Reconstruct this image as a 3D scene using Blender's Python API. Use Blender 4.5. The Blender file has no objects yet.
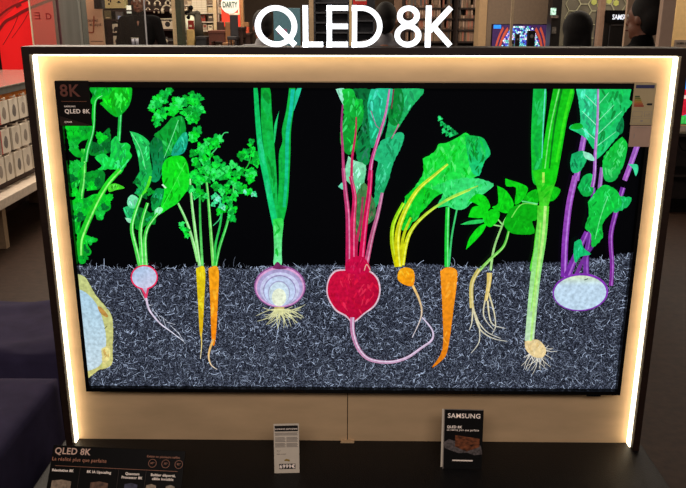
import bpy, bmesh, math, random
from mathutils import Vector, Matrix
from mathutils.geometry import tessellate_polygon
from math import radians, sin, cos, pi, tan, atan2, sqrt
SC = bpy.context.scene
COL = SC.collection
rnd = random.Random(7)

# ------------------------------------------------------------------ camera
FPX, PIT, YAW, ROL = 772.47, 0.2918, -0.0099, 0.0023
CAM = Vector((-0.0086, -2.185, 1.65))
_f = Vector((sin(YAW)*cos(PIT), cos(YAW)*cos(PIT), -sin(PIT)))
_r0 = Vector((cos(YAW), -sin(YAW), 0)); _u0 = _r0.cross(_f)
_R = cos(ROL)*_r0 + sin(ROL)*_u0; _U = -sin(ROL)*_r0 + cos(ROL)*_u0
cd = bpy.data.cameras.new('camera'); cam = bpy.data.objects.new('camera', cd); COL.objects.link(cam)
cd.sensor_fit = 'HORIZONTAL'; cd.sensor_width = 36; cd.lens = 36*FPX/686; cd.clip_start = 0.02
cam.matrix_world = Matrix(((_R.x, _U.x, -_f.x, CAM.x), (_R.y, _U.y, -_f.y, CAM.y), (_R.z, _U.z, -_f.z, CAM.z), (0, 0, 0, 1)))
SC.camera = cam
SC.view_settings.view_transform = 'Standard'; SC.view_settings.look = 'None'
SC.view_settings.gamma = 1; SC.view_settings.use_curve_mapping = False
SC.view_settings.exposure = 0.0
# ------------------------------------------------------------------ world and added fill lights
w = bpy.data.worlds.new('world'); SC.world = w; w.use_nodes = True
w.node_tree.nodes['Background'].inputs[0].default_value = (1.0, 0.80, 0.66, 1)
w.node_tree.nodes['Background'].inputs[1].default_value = 0.07
def area(name, loc, sx, sy, power, col, rot=(0, 0, 0)):
    l = bpy.data.lights.new(name, 'AREA'); l.shape = 'RECTANGLE'; l.size = sx; l.size_y = sy; l.energy = power; l.color = col
    o = bpy.data.objects.new(name, l); COL.objects.link(o); o.location = loc; o.rotation_euler = rot
    return o
area('shop_fill_light', (-2.6, 6.3, 3.2), 4, 1.4, 190, (1, .86, .68))  # added unseen fills that brighten the shop goods and left fixture
area('shop_fill_light', (-2.2, 10.2, 3.2), 4, 1.8, 150, (1, .86, .68))
area('shop_fill_light', (3.2, 5.6, 3.2), 3.5, 2.5, 150, (1, .84, .66))
area('shop_fill_light', (-2.2, 3.6, 3.2), 1.6, 1.6, 120, (1, .84, .68))
area('display_fill_light', (0, -3.1, 2.75), 2.6, .7, 56, (1, .86, .78), (radians(62), 0, 0))  # added frontal fill aimed at the wood wall, no visible fitting

def at(px, py, Y):
    "the point on the plane y = Y seen at that place of the frame"
    d = _f*FPX + _R*(px-343) + _U*(244-py)
    return CAM + d*((Y-CAM.y)/d.y)
def X(px, Y, py=25): return at(px, py, Y).x
def Z(py, Y, px=343): return at(px, py, Y).z

# ------------------------------------------------------------------ materials
def lin(c):
    return tuple(((v/255)/12.92 if v/255 <= .04045 else ((v/255+.055)/1.055)**2.4) for v in c)
def mat(name, rgb, rough=.6, metal=0, var=.12, scale=30, emit=0, bump=0, stretch=(1, 1, 1), spec=.4, ecol=None):
    m = bpy.data.materials.new(name); m.use_nodes = True; nt = m.node_tree; b = nt.nodes['Principled BSDF']
    b.inputs['Roughness'].default_value = rough; b.inputs['Metallic'].default_value = metal
    b.inputs['Specular IOR Level'].default_value = spec
    c = lin(rgb)
    tc = nt.nodes.new('ShaderNodeTexCoord'); mp = nt.nodes.new('ShaderNodeMapping'); mp.inputs['Scale'].default_value = stretch
    nz = nt.nodes.new('ShaderNodeTexNoise'); nz.inputs['Scale'].default_value = scale; nz.inputs['Detail'].default_value = 4
    nt.links.new(tc.outputs['Object'], mp.inputs[0]); nt.links.new(mp.outputs[0], nz.inputs['Vector'])
    rp = nt.nodes.new('ShaderNodeValToRGB'); rp.color_ramp.elements[0].position = .3; rp.color_ramp.elements[1].position = .7
    rp.color_ramp.elements[0].color = tuple(v*(1-var) for v in c)+(1,); rp.color_ramp.elements[1].color = tuple(min(1, v*(1+var)) for v in c)+(1,)
    nt.links.new(nz.outputs['Fac'], rp.inputs[0]); nt.links.new(rp.outputs[0], b.inputs['Base Color'])
    if bump:
        bp = nt.nodes.new('ShaderNodeBump'); bp.inputs['Strength'].default_value = bump; bp.inputs['Distance'].default_value = .01
        nt.links.new(nz.outputs['Fac'], bp.inputs['Height']); nt.links.new(bp.outputs[0], b.inputs['Normal'])
    if emit:
        if ecol: b.inputs['Emission Color'].default_value = lin(ecol)+(1,)
        else: nt.links.new(rp.outputs[0], b.inputs['Emission Color'])
        b.inputs['Emission Strength'].default_value = emit
    return m
def glassmat(name, tint=(230, 235, 235), mixf=.08):
    m = bpy.data.materials.new(name); m.use_nodes = True; nt = m.node_tree; nt.nodes.clear()
    o = nt.nodes.new('ShaderNodeOutputMaterial'); t = nt.nodes.new('ShaderNodeBsdfTransparent'); g = nt.nodes.new('ShaderNodeBsdfGlossy')
    t.inputs[0].default_value = lin(tint)+(1,); g.inputs['Roughness'].default_value = .03
    fr = nt.nodes.new('ShaderNodeFresnel'); fr.inputs[0].default_value = 1.45
    mx = nt.nodes.new('ShaderNodeMixShader'); nt.links.new(fr.outputs[0], mx.inputs[0]); nt.links.new(t.outputs[0], mx.inputs[1]); nt.links.new(g.outputs[0], mx.inputs[2])
    df = nt.nodes.new('ShaderNodeBsdfDiffuse'); df.inputs[0].default_value = lin((215, 190, 170))+(1,)
    m2 = nt.nodes.new('ShaderNodeMixShader'); m2.inputs[0].default_value = mixf
    nt.links.new(mx.outputs[0], m2.inputs[1]); nt.links.new(df.outputs[0], m2.inputs[2]); nt.links.new(m2.outputs[0], o.inputs[0])
    return m
M = {}
def MM(key, *a, **k):
    if key not in M: M[key] = mat(key, *a, **k)
    return M[key]
MM('pale_wood', (208, 177, 138), .5, var=.10, scale=5, stretch=(1, 1, 3.2))
MM('frame_brown', (38, 25, 20), .5, spec=.2, var=.2, scale=14, stretch=(1, 1, 6))
MM('black_plastic', (14, 13, 14), .35)
MM('black_gloss', (10, 9, 10), .15)
MM('black_carpet', (12, 10, 13), .5, var=.3, scale=260, bump=.15, spec=.26)
MM('white_card', (226, 214, 196), .6, var=.03)
MM('grey_print', (150, 140, 132), .6)
MM('dark_print', (30, 26, 26), .5)
MM('copper_print', (190, 120, 88), .4, var=.1)
MM('pale_print', (235, 215, 200), .5, var=.04, emit=.25)
MM('brown_card', (44, 27, 21), .4, var=.25, scale=8)
MM('cloth', (60, 54, 80), .9, var=.16, scale=12, spec=.1)
MM('cloth_hem', (50, 46, 72), .9, var=.16, scale=12, spec=.1)
MM('cream', (214, 190, 150), .6); MM('beige', (168, 142, 112), .6); MM('dark_brown', (58, 36, 28), .6)
MM('white_metal', (206, 190, 172), .5); MM('steel', (140, 140, 134), .38, metal=.6, var=.15, scale=3, stretch=(6, 6, .3))
MM('grey_top', (136, 128, 118), .12, spec=.6); MM('orange', (208, 120, 40), .5)
MM('red', (210, 40, 36), .5); MM('charcoal', (44, 42, 46), .5); MM('grey', (110, 106, 104), .5)
MM('skin', (120, 76, 58), .55, var=.06); MM('hair_dark', (14, 9, 8), .8, var=.3, scale=80)
MM('coat_black', (9, 8, 9), .9, spec=.1); MM('shirt_grey', (112, 110, 112), .8); MM('eye_white', (200, 190, 180), .3); MM('eye_dark', (20, 15, 12), .2)
LEDE = 4.0
MM('led', (255, 240, 215), .5, var=0, emit=LEDE, ecol=(255, 235, 198))
MM('letter_light', (250, 250, 255), .5, var=0, emit=1.5, ecol=(246, 250, 255))
GL = glassmat('shop_glass', mixf=.012); GLH = glassmat('hazy_glass', mixf=.16)

# ------------------------------------------------------------------ builders
def link(name, me, m, parent=None):
    o = bpy.data.objects.new(name, me); COL.objects.link(o)
    for q in (m if isinstance(m, (list, tuple)) else [m]): me.materials.append(q)
    if parent: o.parent = parent
    return o
def obj(name, bm, m, parent=None, bev=0, smooth=False):
    if bev: bmesh.ops.bevel(bm, geom=[e for e in bm.edges if e.is_manifold and e.calc_face_angle(0) > .5], offset=bev, segments=2, affect='EDGES', profile=.6)
    bmesh.ops.recalc_face_normals(bm, faces=bm.faces)
    me = bpy.data.meshes.new(name); bm.to_mesh(me); bm.free()
    if smooth:
        for p in me.polygons: p.use_smooth = True
    return link(name, me, m, parent)
def tag(o, label, cat, group=None, kind=None):
    o['label'] = label; o['category'] = cat
    if group: o['group'] = group
    if kind: o['kind'] = kind
    return o
def thing(name, label, cat, loc=(0, 0, 0), rot=(0, 0, 0), group=None):
    o = bpy.data.objects.new(name, None); COL.objects.link(o); o.location = loc; o.rotation_euler = rot; o.empty_display_size = .1
    return tag(o, label, cat, group)
def struct(name, bm, m, **k):
    o = obj(name, bm, m, **k); o['kind'] = 'structure'; return o
def NB(): return bmesh.new()
def bx(bm, x0, x1, y0, y1, z0, z1, mi=0):
    g = bmesh.ops.create_cube(bm, size=1)['verts']
    for v in g: v.co = Vector(((x0+x1)/2+v.co.x*(x1-x0), (y0+y1)/2+v.co.y*(y1-y0), (z0+z1)/2+v.co.z*(z1-z0)))
    if mi:
        for f in {f for v in g for f in v.link_faces}: f.material_index = mi
    return bm
def box(x0, x1, y0, y1, z0, z1): return bx(NB(), x0, x1, y0, y1, z0, z1)
def cyl(bm, p, q, r1, r2=None, n=16, caps=True):
    p = Vector(p); q = Vector(q); r2 = r1 if r2 is None else r2; d = q-p
    g = bmesh.ops.create_cone(bm, cap_ends=caps, segments=n, radius1=r1, radius2=r2, depth=d.length)['verts']
    mt = Matrix.Translation((p+q)/2) @ d.to_track_quat('Z', 'Y').to_matrix().to_4x4()
    bmesh.ops.transform(bm, matrix=mt, verts=g); return bm
def ball(bm, c, r, s=(1, 1, 1), n=20):
    g = bmesh.ops.create_uvsphere(bm, u_segments=n, v_segments=max(8, n//2+2), radius=r)['verts']
    for v in g: v.co = Vector((c[0]+v.co.x*s[0], c[1]+v.co.y*s[1], c[2]+v.co.z*s[2]))
    return bm
def limb(bm, p, q, r1, r2, n=12):
    cyl(bm, p, q, r1, r2, n); ball(bm, p, r1, n=n); ball(bm, q, r2, n=n)
def slab(bm, pts, y0, y1):
    "outline in x,z given a real thickness from y0 to y1"
    a = [bm.verts.new((x, y0, z)) for x, z in pts]; b = [bm.verts.new((x, y1, z)) for x, z in pts]
    tris = tessellate_polygon([[Vector((x, z, 0)) for x, z in pts]])
    for t in tris: bm.faces.new([a[i] for i in t]); bm.faces.new([b[i] for i in reversed(t)])
    n = len(pts)
    for i in range(n):
        try: bm.faces.new((a[i], a[(i+1) % n], b[(i+1) % n], b[i]))
        except ValueError: pass
    return bm
def text(bm, body, size, x, z, y, align='LEFT', bold=0, squash=1, depth=.0004):
    "lettering in the x,z plane facing -y, left/centre foot at x,z"
    cu = bpy.data.curves.new('t', 'FONT'); cu.body = body; cu.size = size; cu.align_x = align; cu.offset = bold; cu.extrude = depth; cu.resolution_u = 3; cu.space_character = 1.0 if size > .05 else 1.06 if size > .02 else 1.1; cu.offset = min(bold, size*.022)
    o = bpy.data.objects.new('t', cu); COL.objects.link(o)
    dg = bpy.context.evaluated_depsgraph_get(); me = bpy.data.meshes.new_from_object(o.evaluated_get(dg))
    me.transform(Matrix.Translation((x, y, z)) @ Matrix.Rotation(pi/2, 4, 'X') @ Matrix.Diagonal((squash, 1, 1, 1)))
    bm.from_mesh(me); bpy.data.objects.remove(o); bpy.data.curves.remove(cu); bpy.data.meshes.remove(me)
    return bm
def copy_tree(o, loc=None, label=None):
    c = o.copy(); COL.objects.link(c)
    for ch in list(o.children):
        k = ch.copy(); COL.objects.link(k); k.parent = c
        for g in list(ch.children):
            q = g.copy(); COL.objects.link(q); q.parent = k
    if loc is not None: c.location = loc
    if label: c['label'] = label
    return c

# ================================================================== SETTING
def nodes_floor():
    m = MM('floor_tile', (50, 34, 25), .6, spec=.2, var=.3, scale=22, bump=.15)
    return m
struct('floor', box(-6, 6, -3.5, 14.6, -.05, 0), nodes_floor())
struct('wall_back', box(-6, 6, 14.5, 14.6, 0, 3.3), MM('shop_wall', (104, 88, 74), .8))
struct('wall_left', box(-6.1, -6, -3.5, 14.6, 0, 3.3), M['shop_wall'])
struct('wall_right', box(6, 6.1, -3.5, 14.6, 0, 3.3), M['shop_wall'])

# ================================================================== DISPLAY STAND
PZ = 0.307; PX0, PX1 = -0.895, 0.893; PT = 1.532
plat = thing('display_plinth', 'low black carpeted plinth running under the large screen wall', 'plinth', (0, -.3, 0))
obj('deck', box(-.94, .94, -.55, .45, .02, PZ), M['black_carpet'], plat, bev=.004)
obj('kick_board', box(-.9, .9, -.51, .42, 0, .02), M['black_plastic'], plat)
wallp = thing('display_wall', 'pale wooden display wall with dark surround and glowing warm light strips', 'display wall', (0, .08, PZ))
def rel(o, p):
    o.location = Vector(o.location)-Vector(p.location); return o
seam = X(347.5, .05, 415)
for a, b in ((PX0-.01, seam-.0012), (seam+.0012, PX1+.01)):
    rel(obj('wood_panel', box(a, b, .05, .07, PZ, 1.0), M['pale_wood'], wallp, bev=.0004), wallp)
rel(obj('wood_panel', box(PX0-.01, PX1+.01, .05, .07, 1.0, PT+.01), M['pale_wood'], wallp), wallp)
rel(obj('seam_foot', box(seam-.022, seam+.022, .035, .05, PZ, PZ+.004), M['pale_wood'], wallp), wallp)
rel(obj('backing', box(PX0-.01, PX1+.01, .07, .10, PZ, PT+.01), M['frame_brown'], wallp), wallp)
FF, FT = 0.0, .021
for a, b in ((PX0-FT-.004, PX0-.004), (PX1+.004, PX1+FT+.004)):
    rel(obj('side_surround', box(a, b, FF, .11, PZ, PT+FT+.004), M['frame_brown'], wallp, bev=.0015), wallp)
rel(obj('top_surround', box(PX0-.004, PX1+.004, FF, .11, PT+.004, PT+FT+.004), M['frame_brown'], wallp, bev=.0015), wallp)
def strip(x0, x1, z0, z1): rel(obj('light_strip', box(x0, x1, .021, .047, z0, z1), M['led'], wallp), wallp)
strip(PX0-.004, PX0, PZ+.002, PT); strip(PX1, PX1+.004, PZ+.002, PT); strip(PX0, PX1, PT-.001, PT+.004)

# ================================================================== LIT LETTERS ON TOP
LT = PT+FT+.004; LY = .02
def lp(px, py): p = at(px, py, LY); return (p.x, p.z)
zb = LT+.0005; zt = Z(5.2, LY); HL = zt-zb
sign = thing('light_sign', 'glowing white channel letters reading QLED 8K on top of the dark surround', 'sign', (0, LY, LT))
LS = .0138
def ring(bm, cx, cz, rx, rz, s=LS, a0=0, a1=2*pi, n=44):
    outer = []; inner = []
    for i in range(n+1):
        a = a0+(a1-a0)*i/n
        outer.append((cx+rx*cos(a), cz+rz*sin(a))); inner.append((cx+(rx-s)*cos(a), cz+(rz-s)*sin(a)))
    for i in range(n): slab(bm, [outer[i], outer[i+1], inner[i+1], inner[i]], -.011, .011)
def bar(bm, p, q, s=LS):
    p = Vector(p); q = Vector(q); d = (q-p).normalized(); nn = Vector((-d.y, d.x))*s/2
    slab(bm, [tuple(p+nn), tuple(q+nn), tuple(q-nn), tuple(p-nn)], -.011, .011)
def lx(px): return X(px, LY, 30)
def letter(f):
    bm = NB(); f(bm); o = obj('letter', bm, M['letter_light'], sign); return o
h = HL; s2 = LS/2
def fQ(bm):
    x0, x1 = lx(255.3), lx(297); c = (x0+x1)/2; r = (x1-x0)/2
    ring(bm, c, h/2, r, h/2); bar(bm, (lx(277.5), h*.47), (lx(294.8), s2*.5+.001))
def fL(bm):
    bar(bm, (lx(303)+s2, 0), (lx(303)+s2, h)); bar(bm, (lx(303), s2), (lx(322.8), s2))
def fE(bm):
    a, b = lx(326.8), lx(348); bar(bm, (a+s2, 0), (a+s2, h))
    for z in (s2, h*.5, h-s2): bar(bm, (a, z), (b, z))
def fD(bm):
    a, b = lx(352), lx(382.2); bar(bm, (a+s2, 0), (a+s2, h)); m = a+(b-a)*.30
    bar(bm, (a, s2), (m, s2)); bar(bm, (a, h-s2), (m, h-s2)); ring(bm, m, h/2, b-m, h/2, a0=-pi/2, a1=pi/2)
def f8(bm):
    a, b = lx(394.8), lx(421.2); c = (a+b)/2; ring(bm, c, h*.285, (b-a)/2, h*.285); ring(bm, c, h*.755, (b-a)*.42, h*.245)
def fK(bm):
    a, b = lx(425.6), lx(453.8); bar(bm, (a+s2, 0), (a+s2, h)); bar(bm, (a+LS*.8, h*.40), (b-.011, h-s2*.75)); bar(bm, (a+LS*1.4, h*.52), (b-.009, s2*.75))
for f in (fQ, fL, fE, fD, f8, fK): letter(f)

# ================================================================== TELEVISION
W2, H2, TZ = .837, .479, .9835
tv = thing('television', 'large wall television showing root vegetables cut open in dark soil', 'television', (0, 0, TZ-H2))
bm = NB()
iL, iR, iT, iB = -W2+.011, W2-.011, H2-.016, -H2+.012
bx(bm, -W2, iL, 0, .04, 0, 2*H2); bx(bm, iR, W2, 0, .04, 0, 2*H2)
bx(bm, iL, iR, 0, .04, H2+iT, 2*H2); bx(bm, iL, iR, 0, .04, 0, H2+iB)
bez = obj('bezel', bm, M['black_gloss'], tv)
obj('rear_case', box(-W2+.01, W2-.01, .04, .049, .01, 2*H2-.01), M['black_plastic'], tv)
sx = X(594, 0, 396); obj('sensor_window', box(sx-.022, sx+.022, .002, .02, -.006, 0), M['black_gloss'], bez, bev=.001)

# ---- the picture on the screen: flat coloured shapes in one mesh
pv, pf, pc, pm = [], [], [], []
layer = [0]; SY = .0195
def plane_pt(px, py):
    p = at(px, py, .008); return (p.x, p.z-TZ)
def addpoly(pts, col, col2=None, axis=None, mi=0, same=False):
    if not same: layer[0] += 1
    y = SY-layer[0]*1.2e-5
    c = lin(col); c2 = lin(col2) if col2 else c; q = []
    for k, p in enumerate(pts):
        a, b = plane_pt(*p); t = 0
        if col2:
            (ax, ay), (bx_, by_) = axis; L2 = (bx_-ax)**2+(by_-ay)**2
            t = min(1, max(0, ((p[0]-ax)*(bx_-ax)+(p[1]-ay)*(by_-ay))/L2))
        q.append((a, b)+tuple(c[i]*(1-t)+c2[i]*t for i in range(3)))
    for ax_, lim, sg in ((0, iL, 1), (0, iR, -1), (1, iB, 1), (1, iT, -1)):
        if all(sg*(p[ax_]-lim) >= 0 for p in q): continue
        out = []
        for k in range(len(q)):
            a, b = q[k-1], q[k]; ia, ib = sg*(a[ax_]-lim) >= 0, sg*(b[ax_]-lim) >= 0
            if ia != ib: t = (lim-a[ax_])/(b[ax_]-a[ax_]); out.append(tuple(a[i]+(b[i]-a[i])*t for i in range(5)))
            if ib: out.append(b)
        q = out
        if len(q) < 3: return
    if len(q) == 3: tris = [(0, 1, 2)]
    elif len(q) == 4 and len(pts) == 4: tris = [(0, 1, 2), (0, 2, 3)]
    else: tris = tessellate_polygon([[Vector((p[0], p[1], 0)) for p in q]])
    o = len(pv)
    for p in q: pv.append((p[0], y, p[1]+H2)); pc.append(p[2:5]+(1,))
    for t in tris: pf.append([o+i for i in t]); pm.append(mi)
def smooth(pts, n=5):
    P = [pts[0]]+list(pts)+[pts[-1]]; out = []
    for i in range(1, len(P)-2):
        for k in range(n):
            t = k/n; a, b, c, d = P[i-1], P[i], P[i+1], P[i+2]
            out.append(tuple(.5*((2*b[j])+(-a[j]+c[j])*t+(2*a[j]-5*b[j]+4*c[j]-d[j])*t*t+(-a[j]+3*b[j]-3*c[j]+d[j])*t**3) for j in (0, 1)))
    out.append(tuple(pts[-1])); return out
def jag(pts, amp=.9, step=2.2):
    out = []; n = len(pts); k = 0
    for i in range(n):
        a, b = pts[i], pts[(i+1) % n]; L = math.hypot(b[0]-a[0], b[1]-a[1]); m = max(1, int(L/step))
        for j in range(m):
            t = j/m; nx, ny = -(b[1]-a[1])/(L+1e-6), (b[0]-a[0])/(L+1e-6); k += 1
            d = amp*((1 if k % 2 else -.6)*rnd.uniform(.3, 1)) if j else 0
            out.append((a[0]+(b[0]-a[0])*t+nx*d, a[1]+(b[1]-a[1])*t+ny*d))
    return out
def inside(p, poly):
    c = False; n = len(poly); j = n-1
    for i in range(n):
        if (poly[i][1] > p[1]) != (poly[j][1] > p[1]) and p[0] < (poly[j][0]-poly[i][0])*(p[1]-poly[i][1])/(poly[j][1]-poly[i][1])+poly[i][0]: c = not c
        j = i
    return c
def stroke(pts, w0, w1, col, col2=None, hi=None, sm=True, same=False):
    P = smooth(pts) if sm else pts; n = len(P); Lf, Rt = [], []
    for i, p in enumerate(P):
        a = P[max(0, i-1)]; b = P[min(n-1, i+1)]; L = math.hypot(b[0]-a[0], b[1]-a[1])+1e-6; nx, ny = -(b[1]-a[1])/L, (b[0]-a[0])/L
        w_ = (w0+(w1-w0)*i/(n-1))/2; Lf.append((p[0]+nx*w_, p[1]+ny*w_)); Rt.append((p[0]-nx*w_, p[1]-ny*w_))
    if not same: layer[0] += 1
    def mixc(c1, c2, t): return tuple(c1[i]*(1-t)+c2[i]*t for i in range(3))
    for i in range(n-1):
        c = mixc(col, col2 or col, i/(n-1)); addpoly([Lf[i], Lf[i+1], Rt[i+1], Rt[i]], c, same=True)
    if hi:
        layer[0] += 1
        for i in range(n-1):
            def m_(a, b, t): return (a[0]+(b[0]-a[0])*t, a[1]+(b[1]-a[1])*t)
            addpoly([m_(Lf[i], Rt[i], .55), m_(Lf[i+1], Rt[i+1], .55), m_(Lf[i+1], Rt[i+1], .8), m_(Lf[i], Rt[i], .8)], hi, same=True)
def shade(c, k): return tuple(min(255, max(0, v*k)) for v in c)
def leaf(pts, col, col2=None, am=.9, blot=None, n=10, size=4, vein=None, vcol=(110, 230, 150)):
    Q = jag(smooth(list(pts)+[pts[0]], 3)[:-1], am*(1.15 if am > .6 else .8), 2.3 if am > .6 else 1.7) if am else smooth(list(pts)+[pts[0]])[:-1]
    xs = [p[0] for p in pts]; ys = [p[1] for p in pts]
    if col2: addpoly(Q, col, col2, ((min(xs), min(ys)), (max(xs), max(ys))))
    else: addpoly(Q, col)
    bl = [tuple(c_*.55+d_*.45 for c_, d_ in zip(q_, col)) for q_ in blot] if blot else [shade(col, .82), shade(col, 1.14), shade(col, .74), (min(255, col[0]+35), min(255, col[1]+28), min(255, col[2]+45))]
    n = int(n*1.8); size = size*.8
    done = tries = 0; layer[0] += 1
    while done < n and tries < n*12:
        tries += 1; p = (rnd.uniform(min(xs), max(xs)), rnd.uniform(min(ys), max(ys))); a = rnd.uniform(-2.2, -.8); L = size*rnd.uniform(.5, 1.1); ww = L*rnd.uniform(.14, .4)
        ww *= .8; ct, st_ = cos(a), sin(a); q = []
        for u in range(12):
            v = 2*pi*u/12; lx_, ly_ = L*cos(v), ww*sin(v)*(1+.35*cos(v)); q.append((p[0]+lx_*ct-ly_*st_, p[1]+lx_*st_+ly_*ct))
        if all(inside(r, pts) for r in q): addpoly(q, rnd.choice(bl), same=(done % 3 != 0)); done += 1
    for v in (vein or []): stroke(v, .9, .5, vcol)
def leaflet(c, r, col, a=None):
    a = rnd.uniform(-2.6, -.5) if a is None else a; pts = []; n = 20
    for i in range(n+1):
        u = -2.0+4.0*i/n; t = a+u; rr = r*(.52+.48*abs(cos(u*1.5)))*(1 if i % 2 == 0 else .86)*(1.12-.12*abs(u)); pts.append((c[0]+rr*cos(t), c[1]+rr*sin(t)))
    pts.append((c[0]-r*.35*cos(a), c[1]-r*.35*sin(a)))
    addpoly(pts, col); v = shade(col, 1.3) if rnd.random() < .5 else shade(col, .6)
    stroke([(c[0]-r*.3*cos(a), c[1]-r*.3*sin(a)), (c[0]+r*.6*cos(a), c[1]+r*.6*sin(a))], .6, .3, v, sm=False)
    for s in (-.7, .7): stroke([c, (c[0]+r*.5*cos(a+s), c[1]+r*.5*sin(a+s))], .5, .3, v, sm=False, same=True)
def K(x0, y0, s):
    def g(*p): return [(x0+a/s, y0+b/s) for a, b in p]
    return g
cA = K(60, 80, 4.875); cB = K(60, 170, 4.875); cC = K(120, 80, 4.875); cD = K(120, 170, 4.875); cE = K(190, 80, 4.875); cF = K(190, 170, 4.875)
cG = K(240, 80, 4.875); cH = K(240, 170, 4.875); cI = K(330, 80, 4.88); cJ = K(330, 170, 4.88); cL = K(390, 110, 4.436); cM = K(380, 170, 4.88)
cN = K(460, 170, 4.88); cO = K(510, 80, 4.875); cP = K(560, 80, 4.875); cQ = K(540, 170, 3.49); cR = K(70, 260, 3.754); cS = K(180, 255, 3.367)
cT = K(320, 255, 4.07); cU = K(430, 200, 2.708)
G1, G2, G3, G4, TE = (10, 205, 40), (8, 160, 42), (6, 105, 40), (60, 235, 110), (25, 190, 130)
# soil
top = [(72, 266), (90, 267), (112, 269), (130, 271), (160, 272), (185, 269), (200, 266), (222, 269), (245, 270), (262, 267), (290, 267), (312, 266), (335, 266), (360, 267), (385, 267), (405, 264), (430, 265), (455, 267), (480, 268), (500, 265), (520, 262), (545, 264), (570, 262), (588, 258), (605, 261), (620, 255), (645, 253)]
soil = jag(top, 1.3, 1.8)[:-1]
soil = [p for i, p in enumerate(soil) if all(p[0] > r_[0] for r_ in soil[:i])]
layer[0] += 1
for a_, b_ in zip(soil, soil[1:]): addpoly([a_, b_, (b_[0], 400), (a_[0], 400)], (40, 42, 50), mi=1, same=True)
layer[0] += 1
for i in range(6500):
    x = rnd.uniform(74, 640); ty = 268-(max(0, x-560)/80)*13; y = rnd.uniform(ty, 392) if rnd.random() > .06 else ty+rnd.uniform(-.5, 3)
    a = rnd.uniform(0, 2*pi); P = [(x, y)]; cv = rnd.uniform(-.7, .7); st = rnd.uniform(.4, 1.3) if rnd.random() < .88 else rnd.uniform(1.3, 2.6)
    for k in range(4): a += cv; P.append((P[-1][0]+st*cos(a), P[-1][1]+st*sin(a)))
    v = rnd.choice((70, 100, 130, 160, 190, 220)); wd = rnd.uniform(.22, .55)
    if i % 60 == 0: layer[0] += 1
    stroke(P, wd, wd*.6, (v*.9, v*.98, v*1.12), sm=False, same=True)
# celery at the left edge
stroke(cB((110, -100), (108, 40), (95, 130), (90, 220)), 5.5, 6, (40, 200, 50), (20, 170, 40), hi=(130, 240, 120))
leaf(cA((20, 225), (155, 225), (150, 250), (130, 290), (100, 300), (80, 330), (110, 370), (80, 380), (45, 345)), G1, G2)
leaf(cA((40, 395), (70, 405), (95, 440), (90, 488), (40, 488)), G2, G1)
leaf(cB((38, 20), (100, 0), (95, 60), (62, 110), (48, 80)), G1, G3)
leaf(cB((115, 20), (200, 0), (212, 60), (180, 100), (150, 80), (115, 95)), G2, G3)
leaf(cA((170, 250), (200, 265), (235, 235), (243, 290), (225, 320), (235, 350), (200, 370), (145, 370), (135, 340), (175, 320)), G3, G2, n=14)
leaf(cB((55, 150), (90, 160), (130, 180), (120, 230), (95, 260), (92, 305), (70, 312), (60, 220)), G1, G2)
leaf(cB((110, 150), (150, 125), (180, 120), (215, 120), (240, 165), (240, 195), (210, 215), (205, 245), (175, 245), (165, 210), (130, 230), (100, 200)), G1, G2, n=16)
leaf(cB((75, 310), (120, 320), (150, 332), (178, 340), (170, 355), (130, 365), (148, 400), (140, 420), (120, 425), (120, 455), (90, 460), (80, 400)), G1, G2, n=14)
for p_ in cA((60, 260), (120, 250), (200, 290), (225, 330), (60, 330), (70, 300), (90, 420), (60, 450), (180, 340), (150, 330))+cB((60, 50), (150, 40), (180, 70), (80, 190), (130, 170), (180, 200), (222, 150), (100, 240), (140, 350), (110, 400), (110, 430), (70, 120), (85, 150), (150, 90), (60, 240), (215, 190), (190, 225)): leaflet(p_, rnd.uniform(5.5, 8), rnd.choice([G1, G2, G3, (20, 190, 60)]))
leaf(cA((145, 30), (255, 30), (250, 60), (215, 85), (190, 95), (175, 80), (165, 110), (150, 120), (145, 100), (155, 75), (140, 50)), G2, G1)
stroke(cA((200, 75), (165, 105), (158, 210), (150, 265), (128, 340), (118, 400)), 3, 5, G1, G2, hi=(120, 235, 150))
stroke(cA((290, 160), (282, 300)), 3.4, 3.4, (30, 190, 70), hi=(100, 240, 150))
leaf(cA((255, 30), (338, 30), (345, 80), (330, 130), (295, 170), (270, 182), (235, 160), (205, 130), (190, 115), (205, 105), (200, 85), (240, 70)), (20, 220, 30), G2, n=16, size=7, am=.6)
leaf(cA((245, 300), (270, 275), (290, 310), (320, 308), (340, 325), (335, 350), (347, 372), (330, 400), (290, 462), (270, 440), (180, 440), (200, 420), (165, 380), (210, 360), (240, 380)), (30, 215, 90), G1, n=22, size=6)
stroke(cB((290, 0), (235, 60), (190, 130), (150, 210), (115, 290), (95, 350), (92, 420)), 5, 7.5, (40, 225, 40), (20, 180, 35), hi=(150, 245, 120))
leaf(cB((230, 80), (265, 68), (312, 90), (270, 100), (235, 110)), (70, 215, 40))
# carrot and radish tops
def cluster(cr, centres, r, cols):
    for p in centres:
        q = cr(p)[0]
        for k in range(3): leaflet((q[0]+rnd.uniform(-.5, .5)*r*(k > 0)*1.6, q[1]+rnd.uniform(-.5, .5)*r*(k > 0)*1.6), r*rnd.uniform(.6, 1.05), rnd.choice(cols))
cols1 = [G1, G2, (20, 225, 60), (50, 230, 100), (12, 180, 60)]
for s in (cD((280, 165), (320, 250), (350, 340), (378, 450)), cF((-5, 20), (5, 150), (20, 280), (45, 472))): stroke(s, 2, 3.2, (110, 220, 110), (150, 225, 130), hi=(200, 245, 190))
stroke(cF((45, 60), (46, 200), (50, 320), (58, 472)), 1.6, 2.6, (30, 170, 60), (110, 220, 110))
stroke(cF((75, 20), (88, 160), (100, 320), (112, 472)), 2, 3.4, (60, 210, 80), (120, 220, 90), hi=(170, 240, 150))
stroke(cF((160, 160), (145, 270), (122, 370), (118, 472)), 1.6, 2.6, (30, 190, 80), (60, 200, 80))
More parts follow.
